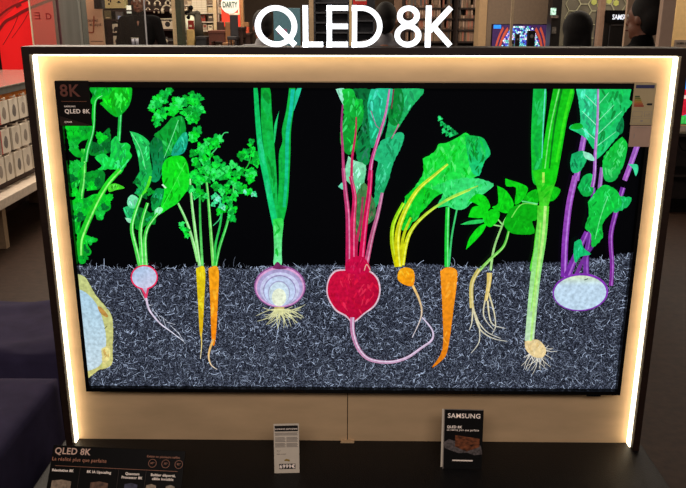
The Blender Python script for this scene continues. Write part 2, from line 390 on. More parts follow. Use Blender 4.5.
stroke(cF((215, 60), (185, 240), (142, 380), (122, 472)), 2, 3, (40, 200, 70), (50, 190, 60), hi=(130, 235, 140))
stroke(cF((110, 275), (140, 245), (150, 215)), .8, 1, (60, 200, 120)); stroke(cE((85, 490), (95, 380), (130, 330), (160, 265), (185, 258)), 1.6, .8, (70, 220, 120))
stroke(cE((240, 470), (285, 410), (300, 330)), 1.4, .8, (40, 190, 60)); stroke(cC((315, 190), (350, 150), (375, 110)), 1.2, .8, (60, 210, 100))
cluster(cC, [(225, 60), (200, 75), (240, 55), (175, 100), (165, 130), (205, 110), (180, 165), (210, 150), (165, 195), (195, 190), (190, 130), (155, 150), (215, 90), (180, 220)], 5, cols1)
cluster(cC, [(325, 95), (365, 105), (345, 140), (375, 150), (345, 190), (290, 140), (260, 130), (265, 160), (310, 165), (365, 200), (365, 260), (350, 290), (285, 115)], 6, cols1)
cluster(cE, [(20, 105), (40, 140), (30, 180), (15, 265), (38, 250), (45, 320), (80, 300), (125, 285), (120, 310), (60, 360), (90, 350), (30, 350), (20, 400), (60, 400), (100, 370), (130, 410), (150, 440), (205, 410), (180, 440), (230, 450), (120, 470), (50, 440), (20, 460), (290, 320), (305, 350), (250, 365), (275, 385), (320, 415), (330, 380), (290, 450), (305, 465), (80, 430), (100, 450)], 5.6, cols1)
cluster(cF, [(10, 20), (40, 30), (20, 60), (60, 60), (10, 100), (50, 110), (70, 130), (30, 130), (100, 40), (130, 20), (160, 40), (190, 20), (210, 60), (180, 80), (120, 80), (160, 100), (230, 80), (200, 110), (245, 110), (270, 100), (300, 112), (270, 30), (300, 15), (290, 50), (190, 150), (200, 180), (195, 225), (205, 205), (170, 150), (165, 190), (80, 20), (230, 30)], 5.2, cols1)
cluster(cF, [(120, 130), (140, 150), (150, 180), (110, 170), (310, 112), (270, 115)], 3.6, [(120, 240, 190), (60, 220, 140)])
cluster(cD, [(310, 260), (320, 295), (298, 285), (325, 320)], 3.6, cols1)
stroke(cE((235, 275), (160, 262), (186, 256)), .6, .8, (90, 230, 130), sm=False) if False else None
leaf(cC((47, 250), (85, 260), (120, 280), (145, 310), (145, 370), (155, 440), (150, 488), (110, 488), (95, 430), (90, 390), (75, 330)), (40, 215, 100), (15, 150, 60), am=.5, n=14, size=6, vein=[cC((55, 258), (100, 340), (125, 440), (135, 488))])
leaf(cD((100, 0), (160, 0), (150, 60), (130, 100), (100, 130), (75, 110), (90, 90), (70, 60), (80, 35)), (15, 160, 75), (30, 200, 60), am=.5)
leaf(cC((140, 320), (175, 270), (215, 300), (230, 380), (190, 488), (150, 488), (160, 420)), G3, (12, 150, 90), am=.4, n=12)
leaf(cC((250, 185), (300, 175), (318, 215), (320, 260), (300, 330), (270, 360), (215, 370), (205, 300), (165, 270), (200, 240), (230, 210)), (12, 165, 45), (8, 140, 55), am=.5, n=16, size=6, vein=[cC((285, 195), (250, 290), (215, 380))])
leaf(cC((305, 260), (325, 255), (330, 300), (315, 350), (280, 368), (250, 365), (270, 310)), TE, (20, 160, 140), am=.5)
leaf(cD((90, 180), (120, 190), (150, 210), (170, 200), (175, 230), (170, 265), (140, 262), (110, 280), (80, 290), (70, 240)), G3, G2, am=.7)
leaf(cD((150, 140), (180, 90), (230, 100), (260, 130), (200, 170), (160, 200)), (12, 150, 80), G2, am=.5)
leaf(cC((205, 420), (225, 385), (270, 368), (310, 375), (330, 410), (337, 460), (335, 520), (318, 552), (280, 600), (240, 625), (190, 655), (200, 610), (215, 540), (205, 480)), (15, 215, 25), (20, 225, 40), am=.35, n=10, size=7, vein=[cC((320, 400), (260, 520), (200, 630))], vcol=(60, 240, 70))
leaf(cD((40, 135), (60, 120), (90, 140), (80, 180), (55, 190), (35, 165)), (140, 235, 190), (60, 210, 120), am=.5, n=4)
leaf(cD((15, 185), (45, 178), (62, 230), (52, 255), (35, 235), (25, 215)), (40, 190, 110), am=.6, n=5); leaf(cD((25, 232), (60, 240), (50, 258), (35, 250)), (150, 235, 190), am=.3, n=0)
leaf(cD((170, 195), (190, 180), (210, 190), (195, 215), (170, 224)), (140, 235, 170), am=.3, n=2)
stroke(cD((150, 30), (130, 90), (105, 130)), 2.5, 3, (90, 230, 40), (60, 220, 40))
for p_ in cD((88, 110), (120, 215), (142, 245), (62, 215), (150, 110), (80, 60), (170, 150), (95, 285), (120, 130)): leaflet(p_, rnd.uniform(4, 6), rnd.choice([G2, G3, (20, 170, 90)]))
for s in (cD((105, 120), (70, 220), (58, 290), (78, 380), (98, 466)), cD((135, 160), (112, 230), (100, 300), (104, 390), (108, 466)), cD((185, 210), (140, 270), (122, 330), (122, 400), (126, 466))):
    stroke(s, 3, 4.2, (40, 210, 50), (90, 225, 90), hi=(180, 245, 170))
stroke(cD((206, 70), (225, 88)), 1.6, 1.4, (200, 245, 210), sm=False)
# spring onion leaves
leaf(cG((103, 40), (145, 40), (155, 150), (170, 350), (180, 488), (184, 670), (175, 690), (150, 590), (130, 440), (112, 300), (102, 180)), (10, 165, 50), (20, 190, 80), am=0, n=8, size=12, blot=[(20, 200, 100), (8, 130, 45)])
leaf(cG((66, 40), (85, 40), (95, 150), (110, 300), (135, 440), (190, 730), (165, 730), (115, 488), (90, 360), (75, 200)), (10, 190, 90), (20, 205, 120), am=0, n=10, size=12, blot=[(60, 220, 170), (8, 150, 60)])
leaf(cG((192, 148), (185, 185), (170, 300), (165, 290), (168, 220)), (30, 200, 110), am=0, n=0)
leaf(cG((270, 60), (280, 40), (300, 40), (262, 150), (256, 130)), (30, 200, 150), am=0, n=0)
leaf(cG((240, 40), (270, 40), (262, 140), (248, 250), (246, 350), (238, 520), (230, 610), (210, 700), (205, 770), (185, 730), (184, 600), (190, 488), (190, 360), (207, 300), (205, 240), (225, 150)), (15, 180, 70), (12, 175, 60), am=0, n=6, size=10, blot=[(12, 200, 60), (10, 150, 60)])
stroke(cG((258, 45), (248, 150), (232, 260), (228, 400), (225, 500), (215, 620)), 4, 3, (20, 190, 165), (20, 190, 120))
leaf(cH((160, 240), (210, 240), (205, 330), (203, 400), (202, 462), (165, 462), (167, 400), (165, 330)), (40, 215, 70), (120, 235, 160), am=0, n=6, size=6, blot=[(150, 245, 190), (20, 180, 50)])
# beetroot leaves
leaf(cI((110, 45), (200, 45), (190, 120), (198, 330), (185, 410), (135, 410), (130, 300), (155, 200), (130, 90)), (8, 100, 50), (12, 140, 70), n=16, size=6)
leaf(cI((300, 45), (458, 45), (400, 130), (330, 240), (300, 280), (270, 290), (285, 200)), (40, 200, 120), (10, 150, 60), am=.4, n=12, size=7)
leaf(cI((300, 45), (350, 45), (360, 130), (330, 220), (285, 200), (290, 100)), (10, 130, 50), am=.6, n=8, size=6)
leaf(cI((200, 45), (310, 45), (285, 150), (262, 240), (232, 300), (200, 330), (190, 220), (182, 120)), (40, 200, 150), (15, 150, 90), am=.5, n=14, size=7, vein=[cI((200, 150), (225, 220), (250, 240))], vcol=(170, 90, 150))
leaf(cI((28, 45), (75, 45), (80, 140), (58, 110)), (150, 235, 200), am=.3, n=2)
leaf(cI((60, 45), (110, 45), (130, 90), (162, 100), (160, 200), (135, 250), (135, 330), (90, 365), (55, 320), (50, 270), (65, 180)), (20, 190, 60), (8, 130, 40), am=1.1, n=20, size=6)
leaf(cI((90, 370), (115, 390), (175, 415), (168, 488), (165, 520), (130, 560), (110, 520), (70, 470)), (150, 230, 190), (60, 190, 120), am=.6, n=10)
leaf(cI((245, 300), (330, 255), (362, 270), (345, 330), (310, 400), (285, 488), (265, 540), (240, 600), (200, 640), (220, 540), (225, 450), (235, 400), (212, 380)), (40, 195, 130), (15, 150, 80), am=.9, n=18, size=6, blot=[(90, 220, 170), (12, 110, 60), (30, 170, 100)])
leaf(cJ((125, 130), (165, 60), (215, 150), (218, 230), (170, 280), (150, 350), (120, 300)), (70, 130, 70), (40, 100, 60), am=1, n=18, blot=[(90, 180, 100), (30, 60, 40), (120, 70, 80)])
leaf(cJ((40, 80), (60, 60), (64, 95)), (110, 220, 180), n=0)
stroke(cI((62, 120), (56, 230), (62, 340), (68, 488)), 1.6, 3, (150, 60, 120), (190, 60, 110))
stroke(cJ((255, 110), (232, 220), (205, 320), (175, 466)), 3, 5, (170, 110, 150), (190, 70, 110), hi=(215, 150, 180))
stroke(cJ((160, 130), (150, 250), (130, 350), (125, 466)), 2, 3.6, (160, 60, 90), (190, 20, 70))
stroke(cJ((65, -10), (75, 100), (87, 210), (90, 330), (90, 466)), 3.5, 6, (180, 70, 120), (190, 20, 80), hi=(220, 130, 170))
stroke(cI((128, 180), (125, 260), (108, 380), (105, 490)), 1.2, 3, (190, 50, 90), (200, 30, 90))
stroke(cJ((100, 30), (120, 130), (113, 260), (112, 466)), 3.4, 6, (195, 40, 100), (205, 10, 70), hi=(225, 110, 150))
stroke(cI((290, 45), (272, 160), (240, 270), (205, 390), (192, 490)), 1.6, 4, (190, 110, 180), (200, 40, 110), hi=(220, 150, 190))
stroke(cJ((200, 0), (190, 120), (172, 250), (150, 466)), 4, 6, (200, 20, 90), (210, 10, 70), hi=(230, 90, 140))
stroke(cI((335, 215), (322, 245), (300, 285)), 1.4, .8, (190, 110, 150)); stroke(cI((310, 45), (300, 140)), 1.6, 1, (120, 50, 70))
# yellow beet leaves and second carrot top
stroke(cM((330, 180), (326, 330), (326, 472)), 4, 4.6, (20, 200, 50), (30, 205, 60), hi=(120, 235, 150)); stroke(cM((375, 190), (350, 320), (336, 465)), 1.6, 2, (60, 200, 110))
for k, (a, b) in enumerate(cL((222, 40), (232, 62), (246, 75), (262, 82), (278, 95), (240, 95), (256, 108), (272, 112), (290, 105))): leaflet((a, b), 3.4, rnd.choice([(20, 190, 90), (12, 150, 70), (40, 210, 110)]), a=-2)
leaf(cL((145, 215), (200, 180), (215, 150), (250, 145), (300, 120), (335, 100), (360, 115), (405, 120), (430, 150), (445, 195), (420, 225), (400, 275), (380, 295), (300, 330), (230, 370), (200, 380), (150, 430), (115, 488), (60, 488), (65, 400), (100, 350), (145, 280)), (14, 215, 35), (40, 225, 90), am=.8, n=50, size=6, blot=[(90, 240, 130), (10, 170, 40), (130, 245, 160), (15, 200, 40)])
leaf(cL((330, 110), (405, 120), (430, 150), (445, 195), (420, 225), (395, 290), (360, 270), (340, 190)), (14, 180, 60), (30, 205, 130), am=.8, n=16, size=6)
leaf(cL((180, 345), (260, 310), (365, 300), (458, 325), (430, 360), (380, 395), (330, 437), (290, 440), (250, 425), (205, 430), (235, 370)), (30, 215, 80), (70, 225, 140), am=.8, n=30, size=5, blot=[(110, 240, 170), (10, 160, 60), (60, 220, 120)])
leaf(cM((120, 130), (165, 90), (215, 80), (290, 110), (265, 135), (215, 190), (165, 240), (135, 290), (100, 280), (130, 180)), (12, 190, 25), (20, 215, 60), am=.7, n=14)
stroke(cM((115, 160), (66, 260), (60, 360), (82, 470)), 3.4, 4.5, (120, 215, 20), (210, 200, 10), hi=(210, 240, 60))
stroke(cM((150, 230), (112, 330), (102, 462)), 2, 4, (170, 215, 30), (220, 200, 10))
stroke(cM((440, 95), (300, 160), (190, 245), (135, 330), (108, 462)), 1.5, 4.6, (150, 220, 80), (225, 215, 10), hi=(235, 245, 90))
stroke(cM((330, -30), (270, 20), (180, 100), (112, 220), (84, 330), (92, 470)), 2, 6.5, (170, 225, 60), (220, 205, 5), hi=(240, 245, 90))
stroke(cL((390, 335), (280, 380), (200, 430)), 1, 2.5, (160, 225, 80))
# leafy stem with pointed leaves
LG = (12, 200, 22)
stroke(cN((240, 205), (205, 270), (165, 380), (148, 488)), 1.6, 2.4, (130, 215, 110), (170, 215, 140)); stroke(cN((238, 290), (212, 370), (150, 430), (90, 492)), 2.2, 3, (60, 200, 50), (150, 205, 100), hi=(180, 230, 140))
stroke(cN((180, 235), (208, 268)), 1.4, 1.4, (150, 225, 130), sm=False); stroke(cN((155, 265), (205, 274)), 1.2, 1.4, (150, 225, 130), sm=False)
for P in (((40, 150), (80, 115), (125, 130), (147, 180), (120, 190), (70, 160)), ((40, 228), (60, 180), (110, 175), (138, 190), (110, 232)), ((110, 230), (150, 190), (192, 205), (180, 250), (145, 277), (115, 255)), ((180, 75), (225, 100), (262, 165), (235, 208), (190, 200), (155, 180), (185, 160)), ((220, 40), (320, 75), (325, 110), (300, 150), (265, 165), (272, 85), (225, 78)), ((300, 160), (330, 110), (380, 95), (378, 162)), ((240, 190), (290, 165), (378, 170), (372, 240), (350, 250), (362, 307), (280, 312), (240, 300), (215, 270), (215, 245)), ((28, 387), (45, 330), (90, 275), (128, 262), (100, 315)), ((435, 152), (445, 82), (489, 95), (462, 142))):
    leaf(cN(*P), shade(LG, rnd.uniform(.85, 1.1)), am=.15, n=4, size=5, blot=[(20, 225, 30), (10, 165, 20)])
leaf(cN((0, 264), (50, 245), (112, 240), (105, 256), (40, 264)), (40, 200, 90), am=0, n=0); stroke(cN((250, 230), (300, 165), (375, 168)), 1, .8, (120, 225, 90)); stroke(cN((300, 150), (378, 164)), 1, 1.2, (110, 230, 150), sm=False)
# leek
leaf(cO((112, 38), (175, 38), (162, 250), (155, 380), (165, 500), (112, 500), (103, 380), (102, 250)), (15, 185, 70), (15, 190, 40), am=0, n=8, size=14, blot=[(50, 210, 120), (10, 160, 50)])
stroke(cO((170, 42), (160, 220), (154, 380)), 1.4, 1, (90, 220, 190))
leaf(cN((350, 0), (470, 0), (440, 130), (425, 200), (412, 300), (400, 400), (385, 488), (340, 488), (355, 400), (367, 300), (385, 150)), (30, 205, 25), (90, 215, 50), am=0, n=12, size=12, blot=[(110, 225, 70), (20, 180, 20)])
leaf(cO((210, 38), (310, 38), (275, 200), (240, 400), (215, 500), (165, 500), (155, 380), (175, 230)), (18, 190, 25), (20, 205, 20), am=0, n=0)
stroke(cO((250, 40), (215, 220), (190, 430)), 2.4, 1.6, (8, 120, 25)); stroke(cO((238, 40), (195, 230), (168, 430)), 1.2, 1, (120, 230, 120)); stroke(cO((300, 45), (262, 200), (225, 400)), 3, 2.4, (50, 225, 30))
stroke(cU((306, 15), (300, 100), (283, 220), (268, 380)), 11.5, 9, (80, 215, 45), (205, 230, 200), hi=(180, 235, 130)); stroke(cU((298, 60), (290, 170), (272, 300)), 1.4, 1, (150, 230, 90))
stroke(cN((405, 10), (405, 60)), 2.4, 2.4, (170, 230, 90), sm=False)
# kohlrabi
PU, PU2 = (120, 50, 160), (165, 85, 190)
stroke(cP((380, 300), (345, 400), (312, 488)), 5.5, 5, (150, 90, 190), PU2, hi=(190, 130, 215)); stroke(cQ((288, 60), (262, 150), (245, 230), (250, 330), (246, 402)), 5, 4, PU, (130, 40, 150), hi=(175, 110, 205))
stroke(cP((122, 240), (95, 380), (76, 488)), 5.5, 6, (150, 90, 185), (150, 80, 190), hi=(190, 130, 210)); stroke(cQ((122, 20), (100, 120), (86, 250), (82, 372)), 6, 6.5, PU2, (115, 40, 160), hi=(180, 120, 215))
stroke(cQ((185, 60), (175, 200), (160, 300), (160, 366)), 4, 6, (110, 45, 150), (110, 45, 150), hi=(150, 90, 190)); stroke(cQ((162, 215), (122, 300), (92, 372)), 5, 7.5, PU, (115, 40, 160), hi=(165, 100, 200))
stroke(cQ((185, 260), (150, 310), (125, 365)), 3, 4, (95, 40, 130), (120, 50, 150)); stroke(cQ((215, -10), (206, 65)), 4, 4, (150, 100, 180), hi=(180, 140, 205))
leaf(cP((55, 360), (105, 342), (132, 370), (100, 440), (60, 450), (48, 410)), (20, 170, 100), (30, 190, 110), am=.5, n=6)
leaf(cQ((130, 60), (150, 20), (182, 15), (182, 80), (150, 90)), (20, 190, 90), (10, 160, 60), n=7)
leaf(cP((300, 275), (325, 310), (318, 370), (300, 430), (265, 488), (220, 490), (205, 440), (210, 370), (260, 310)), (15, 200, 50), (25, 175, 80), n=14, size=6, blot=[(120, 235, 170), (12, 160, 50)])
leaf(cP((290, 150), (308, 200), (302, 255), (275, 262), (262, 215)), (10, 130, 70), n=5)
leaf(cP((180, 38), (330, 38), (340, 65), (335, 95), (350, 110), (310, 160), (270, 240), (287, 262), (240, 320), (200, 365), (165, 385), (175, 300), (182, 200)), (20, 190, 80), (30, 200, 120), am=.7, n=18, size=7, vein=[cP((183, 120), (235, 60)), cP((182, 200), (260, 120)), cP((180, 265), (300, 150)), cP((178, 320), (270, 250))], vcol=(130, 235, 180))
leaf(cP((75, 38), (180, 38), (182, 200), (167, 335), (130, 290), (80, 255), (42, 235), (58, 215), (95, 210), (90, 120)), (50, 215, 150), (20, 190, 100), am=.5, n=14, size=7, vein=[cP((180, 130), (120, 70)), cP((176, 220), (105, 150)), cP((172, 290), (95, 225))], vcol=(150, 240, 200))
leaf(cP((45, 235), (60, 215), (95, 210), (110, 228), (80, 240)), (12, 175, 40), am=.3, n=0)
stroke(cP((183, 38), (180, 200), (170, 340), (165, 460), (155, 520)), 2, 4, (175, 130, 200), (150, 70, 180), hi=(205, 170, 220))
leaf(cP((108, 345), (150, 360), (165, 392), (120, 380)), (150, 235, 200), am=.3, n=0)
leaf(cQ((278, 90), (317, 95), (300, 130), (255, 147)), (20, 185, 90), n=4)
leaf(cQ((165, 110), (195, 70), (225, 50), (265, 70), (282, 120), (245, 150), (215, 190), (217, 235), (180, 268), (175, 220), (155, 200), (168, 150)), (15, 200, 65), (20, 180, 60), am=.8, n=14, size=5, vein=[cQ((235, 90), (210, 160), (190, 240))])
leaf(cQ((118, 250), (140, 240), (150, 270), (176, 292), (140, 300), (122, 322), (115, 290)), (20, 190, 110), n=5)
leaf(cP((328, 408), (372, 410), (377, 440), (365, 466), (352, 430)), (60, 210, 150), am=.3, n=0)
def ell(cr, cx, cz, rx, rz, rot=0, n=40, wob=0):
    return cr(*[(cx+rx*cos(t)*cos(rot)-rz*sin(t)*sin(rot), cz+rx*cos(t)*sin(rot)+rz*sin(t)*cos(rot)) for t in [2*pi*i/n for i in range(n)]])
addpoly(ell(cQ, 139, 424, 97, 66, -.05), (130, 50, 175)); addpoly(ell(cQ, 138, 426, 91, 60, -.05), (205, 225, 190), (190, 215, 235), (cQ((140, 370))[0], cQ((140, 400))[0]))
stroke(cQ((152, 382), (165, 377)), .8, .8, (40, 60, 40), sm=False)
# roots in the soil
leaf(cR((30, 50), (62, 65), (100, 130), (150, 190), (164, 240), (162, 330), (158, 390), (110, 410), (40, 424)), (190, 200, 130), (200, 195, 120), am=.5, n=20, blot=[(170, 190, 110), (215, 215, 160), (190, 150, 70)])
addpoly(smooth(cR((25, 105), (60, 118), (100, 160), (125, 220), (138, 290), (132, 350), (112, 395), (62, 415), (25, 415)), 3), (170, 205, 225), (195, 215, 225), (cR((100, 120))[0], cR((100, 410))[0]))
leaf(cR((105, 172), (120, 175), (145, 205), (138, 212), (115, 195)), (185, 140, 70), am=.3, n=0); leaf(cR((120, 330), (150, 320), (150, 370), (125, 385)), (225, 215, 140), am=.8, n=4, blot=[(200, 140, 60)])
stroke(cR((132, 255), (142, 245)), .8, .6, (60, 60, 50), sm=False)
addpoly(cR((265, 95), (300, 95), (290, 145), (285, 145)), (225, 60, 100)); addpoly(ell(cR, 281, 62, 51, 46), (235, 40, 90)); addpoly(ell(cR, 281, 62, 46, 41), (170, 195, 225), (205, 205, 230), (cR((260, 30))[0], cR((300, 105))[0]))
addpoly(cR((273, 102), (292, 102), (287, 125)), (200, 180, 210))
stroke(cR((288, 140), (300, 185), (340, 235), (380, 265), (428, 302)), 2.2, .6, (215, 195, 220), (225, 230, 245)); stroke(cR((285, 150), (272, 125), (262, 105)), .5, .4, (230, 225, 235))
for k in range(9): stroke(cR((295+k*14, 170+k*12), (315+k*14+rnd.uniform(-8, 14), 178+k*14+rnd.uniform(-14, 22))), .5, .3, (210, 215, 230), sm=False)
leaf(cS((55, 42), (85, 42), (83, 150), (76, 262), (68, 262), (62, 160)), (225, 205, 20), (215, 170, 20), am=0, n=5, size=6, blot=[(240, 225, 60), (215, 180, 10)]); stroke(cS((72, 255), (74, 300), (70, 347)), 1.6, .5, (225, 190, 60), (225, 215, 190))
leaf(cS((97, 42), (130, 42), (129, 150), (120, 288), (108, 284), (103, 150)), (245, 165, 25), (235, 130, 15), am=0, n=5, size=6, blot=[(250, 185, 60), (230, 140, 10)]); stroke(cS((114, 280), (98, 330), (105, 365), (126, 382)), 2.4, .6, (240, 180, 80), (225, 220, 220))
addpoly(ell(cS, 337, 104, 86, 71), (150, 85, 150)); addpoly(ell(cS, 337, 105, 82, 67), (215, 160, 205)); addpoly(ell(cS, 337, 107, 77, 62), (170, 160, 205))
addpoly(ell(cS, 337, 112, 66, 56), (196, 200, 232)); addpoly(ell(cS, 336, 117, 55, 52), (150, 140, 185)); addpoly(ell(cS, 336, 119, 52, 50), (190, 205, 235)); addpoly(ell(cS, 334, 126, 37, 42), (165, 165, 200)); addpoly(ell(cS, 334, 128, 34, 40), (200, 220, 235)); addpoly(ell(cS, 334, 140, 24, 30), (232, 240, 215))
leaf(cS((312, 42), (328, 20), (345, 35), (362, 42), (335, 46)), (110, 40, 90), am=.2, n=0)
addpoly(cS((318, 172), (352, 172), (350, 190), (322, 190)), (190, 170, 110))
for k in range(46):
    a = rnd.uniform(.02, pi-.02); L = rnd.uniform(45, 98); x, z = 337+rnd.uniform(-12, 12), 180; b = a+rnd.uniform(-.5, .5)
    stroke(cS((x, z), (x+L*.45*cos(a), z+L*.38*sin(a)), (x+L*cos(b), z+L*.75*sin(b)+rnd.uniform(-8, 8))), 1, .4, (225, 225, 160), (205, 205, 165))
leaf(cT((105, 55), (60, 60), (32, 100), (28, 160), (60, 220), (103, 247), (125, 268), (145, 268), (180, 238), (226, 202), (246, 150), (240, 100), (215, 68), (180, 55)), (220, 190, 205), am=0, n=0)
leaf(cT((107, 60), (64, 66), (37, 102), (33, 158), (64, 215), (106, 241), (126, 262), (143, 262), (178, 233), (221, 198), (240, 150), (234, 103), (211, 73), (178, 60)), (205, 15, 60), (165, 5, 50), am=0, n=34, size=6, blot=[(235, 60, 90), (170, 5, 40), (220, 25, 60), (190, 10, 70)])
stroke(cT((132, 250), (133, 310), (155, 375), (200, 420), (280, 432), (350, 415), (410, 375), (455, 340), (455, 300), (415, 250)), 4.6, 1.2, (190, 120, 160), (215, 205, 230), hi=(225, 215, 235))
leaf(cT((103, 60), (105, 30), (135, 5), (180, 5), (205, 60), (160, 75), (120, 72)), (195, 10, 65), am=.6, n=8, blot=[(225, 60, 110), (150, 5, 50)])
stroke(cT((180, 60), (190, 35), (205, 60)), .8, .8, (220, 180, 160))
stroke(cT((375, 118), (400, 170), (413, 220), (405, 265), (374, 332)), 2.6, .6, (235, 190, 110), (215, 210, 225)); leaf(cT((315, 75), (325, 55), (350, 47), (378, 58), (385, 90), (376, 122), (345, 118), (318, 100)), (245, 175, 20), (240, 140, 15), am=0, n=8, blot=[(250, 200, 60), (230, 130, 10)])
leaf(cU((27, 190), (45, 180), (68, 185), (73, 210), (62, 300), (53, 370), (45, 410), (35, 428), (5, 450), (33, 400), (33, 300)), (245, 155, 30), (220, 120, 15), am=0, n=10, size=6, blot=[(250, 175, 60), (225, 130, 15)])
for s in (((112, 270), (130, 340), (165, 370), (208, 380)), ((110, 280), (130, 330), (132, 380), (110, 412)), ((152, 250), (144, 310), (172, 350)), ((158, 250), (172, 300), (176, 340), (165, 362)), ((115, 290), (112, 330), (105, 350)), ((155, 270), (165, 330), (203, 345)), ((112, 260), (122, 310), (150, 352), (190, 372))): stroke(cU(*s), 1.8, .5, (225, 215, 170), (205, 205, 200))
stroke(cU((132, 185), (112, 225), (112, 290)), 4, 4, (190, 180, 90), (215, 195, 120), hi=(230, 215, 160)); stroke(cU((160, 195), (158, 225), (150, 270)), 5.4, 3, (220, 195, 100), (215, 190, 120), hi=(235, 215, 150))
for k in range(34):
    a = rnd.uniform(-.3, 2.6); L = rnd.uniform(25, 75 if a > .4 else 50); x, z = 285+rnd.uniform(-14, 14), 400; stroke(cU((x, z), (x+L*.5*cos(a), z+L*.5*sin(a)), (x+L*cos(a+rnd.uniform(-.4, .4)), z+L*sin(a+rnd.uniform(-.4, .4)))), .8, .3, (225, 220, 205))
leaf(cU((255, 380), (290, 375), (312, 400), (305, 422), (280, 422), (258, 402)), (230, 205, 150), am=.9, n=8, blot=[(245, 230, 190), (210, 175, 110)])
print('layers', layer[0], 'verts', len(pv))
# ---- screen mesh and materials
def screen_mats():
    out = []
    for kind in ('screen_picture', 'screen_soil', 'screen_black'):
        m = bpy.data.materials.new(kind); m.use_nodes = True; nt = m.node_tree; b = nt.nodes['Principled BSDF']
        b.inputs['Base Color'].default_value = (.002, .002, .003, 1); b.inputs['Roughness'].default_value = .12; b.inputs['Specular IOR Level'].default_value = .07
        tc = nt.nodes.new('ShaderNodeTexCoord')
        if kind == 'screen_picture':
            at_ = nt.nodes.new('ShaderNodeAttribute'); at_.attribute_name = 'Col'
            nz = nt.nodes.new('ShaderNodeTexNoise'); nz.inputs['Scale'].default_value = 90; nz.inputs['Detail'].default_value = 3
            mr = nt.nodes.new('ShaderNodeMapRange'); mr.inputs['From Min'].default_value = .3; mr.inputs['From Max'].default_value = .7; mr.inputs['To Min'].default_value = .78; mr.inputs['To Max'].default_value = 1.25
            mx = nt.nodes.new('ShaderNodeVectorMath'); mx.operation = 'SCALE'
            nt.links.new(tc.outputs['Object'], nz.inputs['Vector']); nt.links.new(nz.outputs['Fac'], mr.inputs[0]); nt.links.new(at_.outputs['Color'], mx.inputs[0]); nt.links.new(mr.outputs[0], mx.inputs['Scale'])
            nt.links.new(mx.outputs[0], b.inputs['Emission Color']); b.inputs['Emission Strength'].default_value = 1
        elif kind == 'screen_soil':
            nz = nt.nodes.new('ShaderNodeTexNoise'); nz.inputs['Scale'].default_value = 260; nz.inputs['Detail'].default_value = 6; nz.inputs['Distortion'].default_value = 1.5
            rp = nt.nodes.new('ShaderNodeValToRGB'); e = rp.color_ramp.elements
            e[0].position = .38; e[0].color = lin((14, 15, 22))+(1,); e[1].position = .70; e[1].color = lin((140, 152, 180))+(1,)
            x = rp.color_ramp.elements.new(.53); x.color = lin((36, 40, 52))+(1,)
            nt.links.new(tc.outputs['Object'], nz.inputs['Vector']); nt.links.new(nz.outputs['Fac'], rp.inputs[0]); nt.links.new(rp.outputs[0], b.inputs['Emission Color']); b.inputs['Emission Strength'].default_value = .9
        else:
            b.inputs['Emission Color'].default_value = (.0006, .0008, .0012, 1); b.inputs['Emission Strength'].default_value = 1
        out.append(m)
    return out
o = len(pv); yb = SY+.0002
for a, b in ((iL, iB), (iR, iB), (iR, iT), (iL, iT)): pv.append((a, yb, b+H2)); pc.append((0, 0, 0, 1))
pf.append([o, o+1, o+2, o+3]); pm.append(2)
me = bpy.data.meshes.new('screen'); me.from_pydata(pv, [], pf); me.update()
ca = me.color_attributes.new('Col', 'FLOAT_COLOR', 'POINT')
ca.data.foreach_set('color', [v for c in pc for v in c]); me.polygons.foreach_set('material_index', pm)
scr = link('screen', me, screen_mats(), tv); scr['label'] = 'lit screen picture of cut vegetables, their leaves and soil'

# promo card on the corner of the screen and energy label
def flat_thing(name, label, cat, px0, py0, px1, py1, Y, mat_, thick=.0015, group=None):
    a, b = at(px0, py0, Y), at(px1, py1, Y); x0, x1, z1, z0 = a.x, b.x, a.z, b.z
    t = thing(name, label, cat, ((x0+x1)/2, Y, z0), group=group)
    obj('sheet', box(-(x1-x0)/2, (x1-x0)/2, 0, thick, 0, z1-z0), mat_, t); return t, (x1-x0), (z1-z0)
m8 = mat('promo_black', (15, 9, 8), .5, var=.2, spec=.15)
t, w_, h_ = flat_thing('promo_sticker', 'black promotional card reading 8K on the top left screen corner', 'card', 54.6, 80.7, 92.4, 126, -.0025, m8)
s_ = w_/40
obj('coloured_wedge', slab(NB(), [(-w_/2+.004, .001), (w_/2, .001), (-w_/2+.004, h_*.22)], -.0006, 0), M['brown_card'], t)
obj('lettering', text(NB(), '8K', .047, -w_*.38, h_*.66, -.001, bold=.0008), mat('fading_copper', (112, 62, 50), .5), t)
bm = NB(); text(bm, 'QLED 8K', .0165, -w_*.29, h_*.285, -.001, bold=.0002); text(bm, 'SAMSUNG', .0065, -w_*.29, h_*.42, -.001); text(bm, 'Q950R', .007, -w_*.33, h_*.07, -.001)
obj('lettering', bm, M['pale_print'], t)
obj('rule', box(-w_*.36, w_*.4, -.0008, 0, h_*.545, h_*.549), M['copper_print'], t)
t, w_, h_ = flat_thing('energy_label', 'pale energy rating label with coloured bars on the upper right screen corner', 'label', 634.6, 83.2, 651.9, 125, -.003, MM('label_paper', (178, 160, 122), .6, var=.06))
obj('header', box(-w_*.42, w_*.42, -.0006, 0, h_*.88, h_*.96), mat('label_blue', (52, 52, 92), .5), t)
for k, c in enumerate(((70, 86, 52), (110, 112, 50), (150, 130, 50), (176, 116, 46), (172, 84, 44), (160, 56, 40))):
    obj('rating_bar', box(-w_*.42, -w_*.42+w_*(.22+.045*k), -.0006, 0, h_*(.665-.045*k), h_*(.703-.045*k)), mat('bar_tint', c, .5), t)
obj('class_arrow', slab(NB(), [(w_*.14, h_*.5), (w_*.2, h_*.525), (w_*.4, h_*.525), (w_*.4, h_*.475), (w_*.2, h_*.475)], -.0006, 0), M['dark_print'], t)
bm = NB()
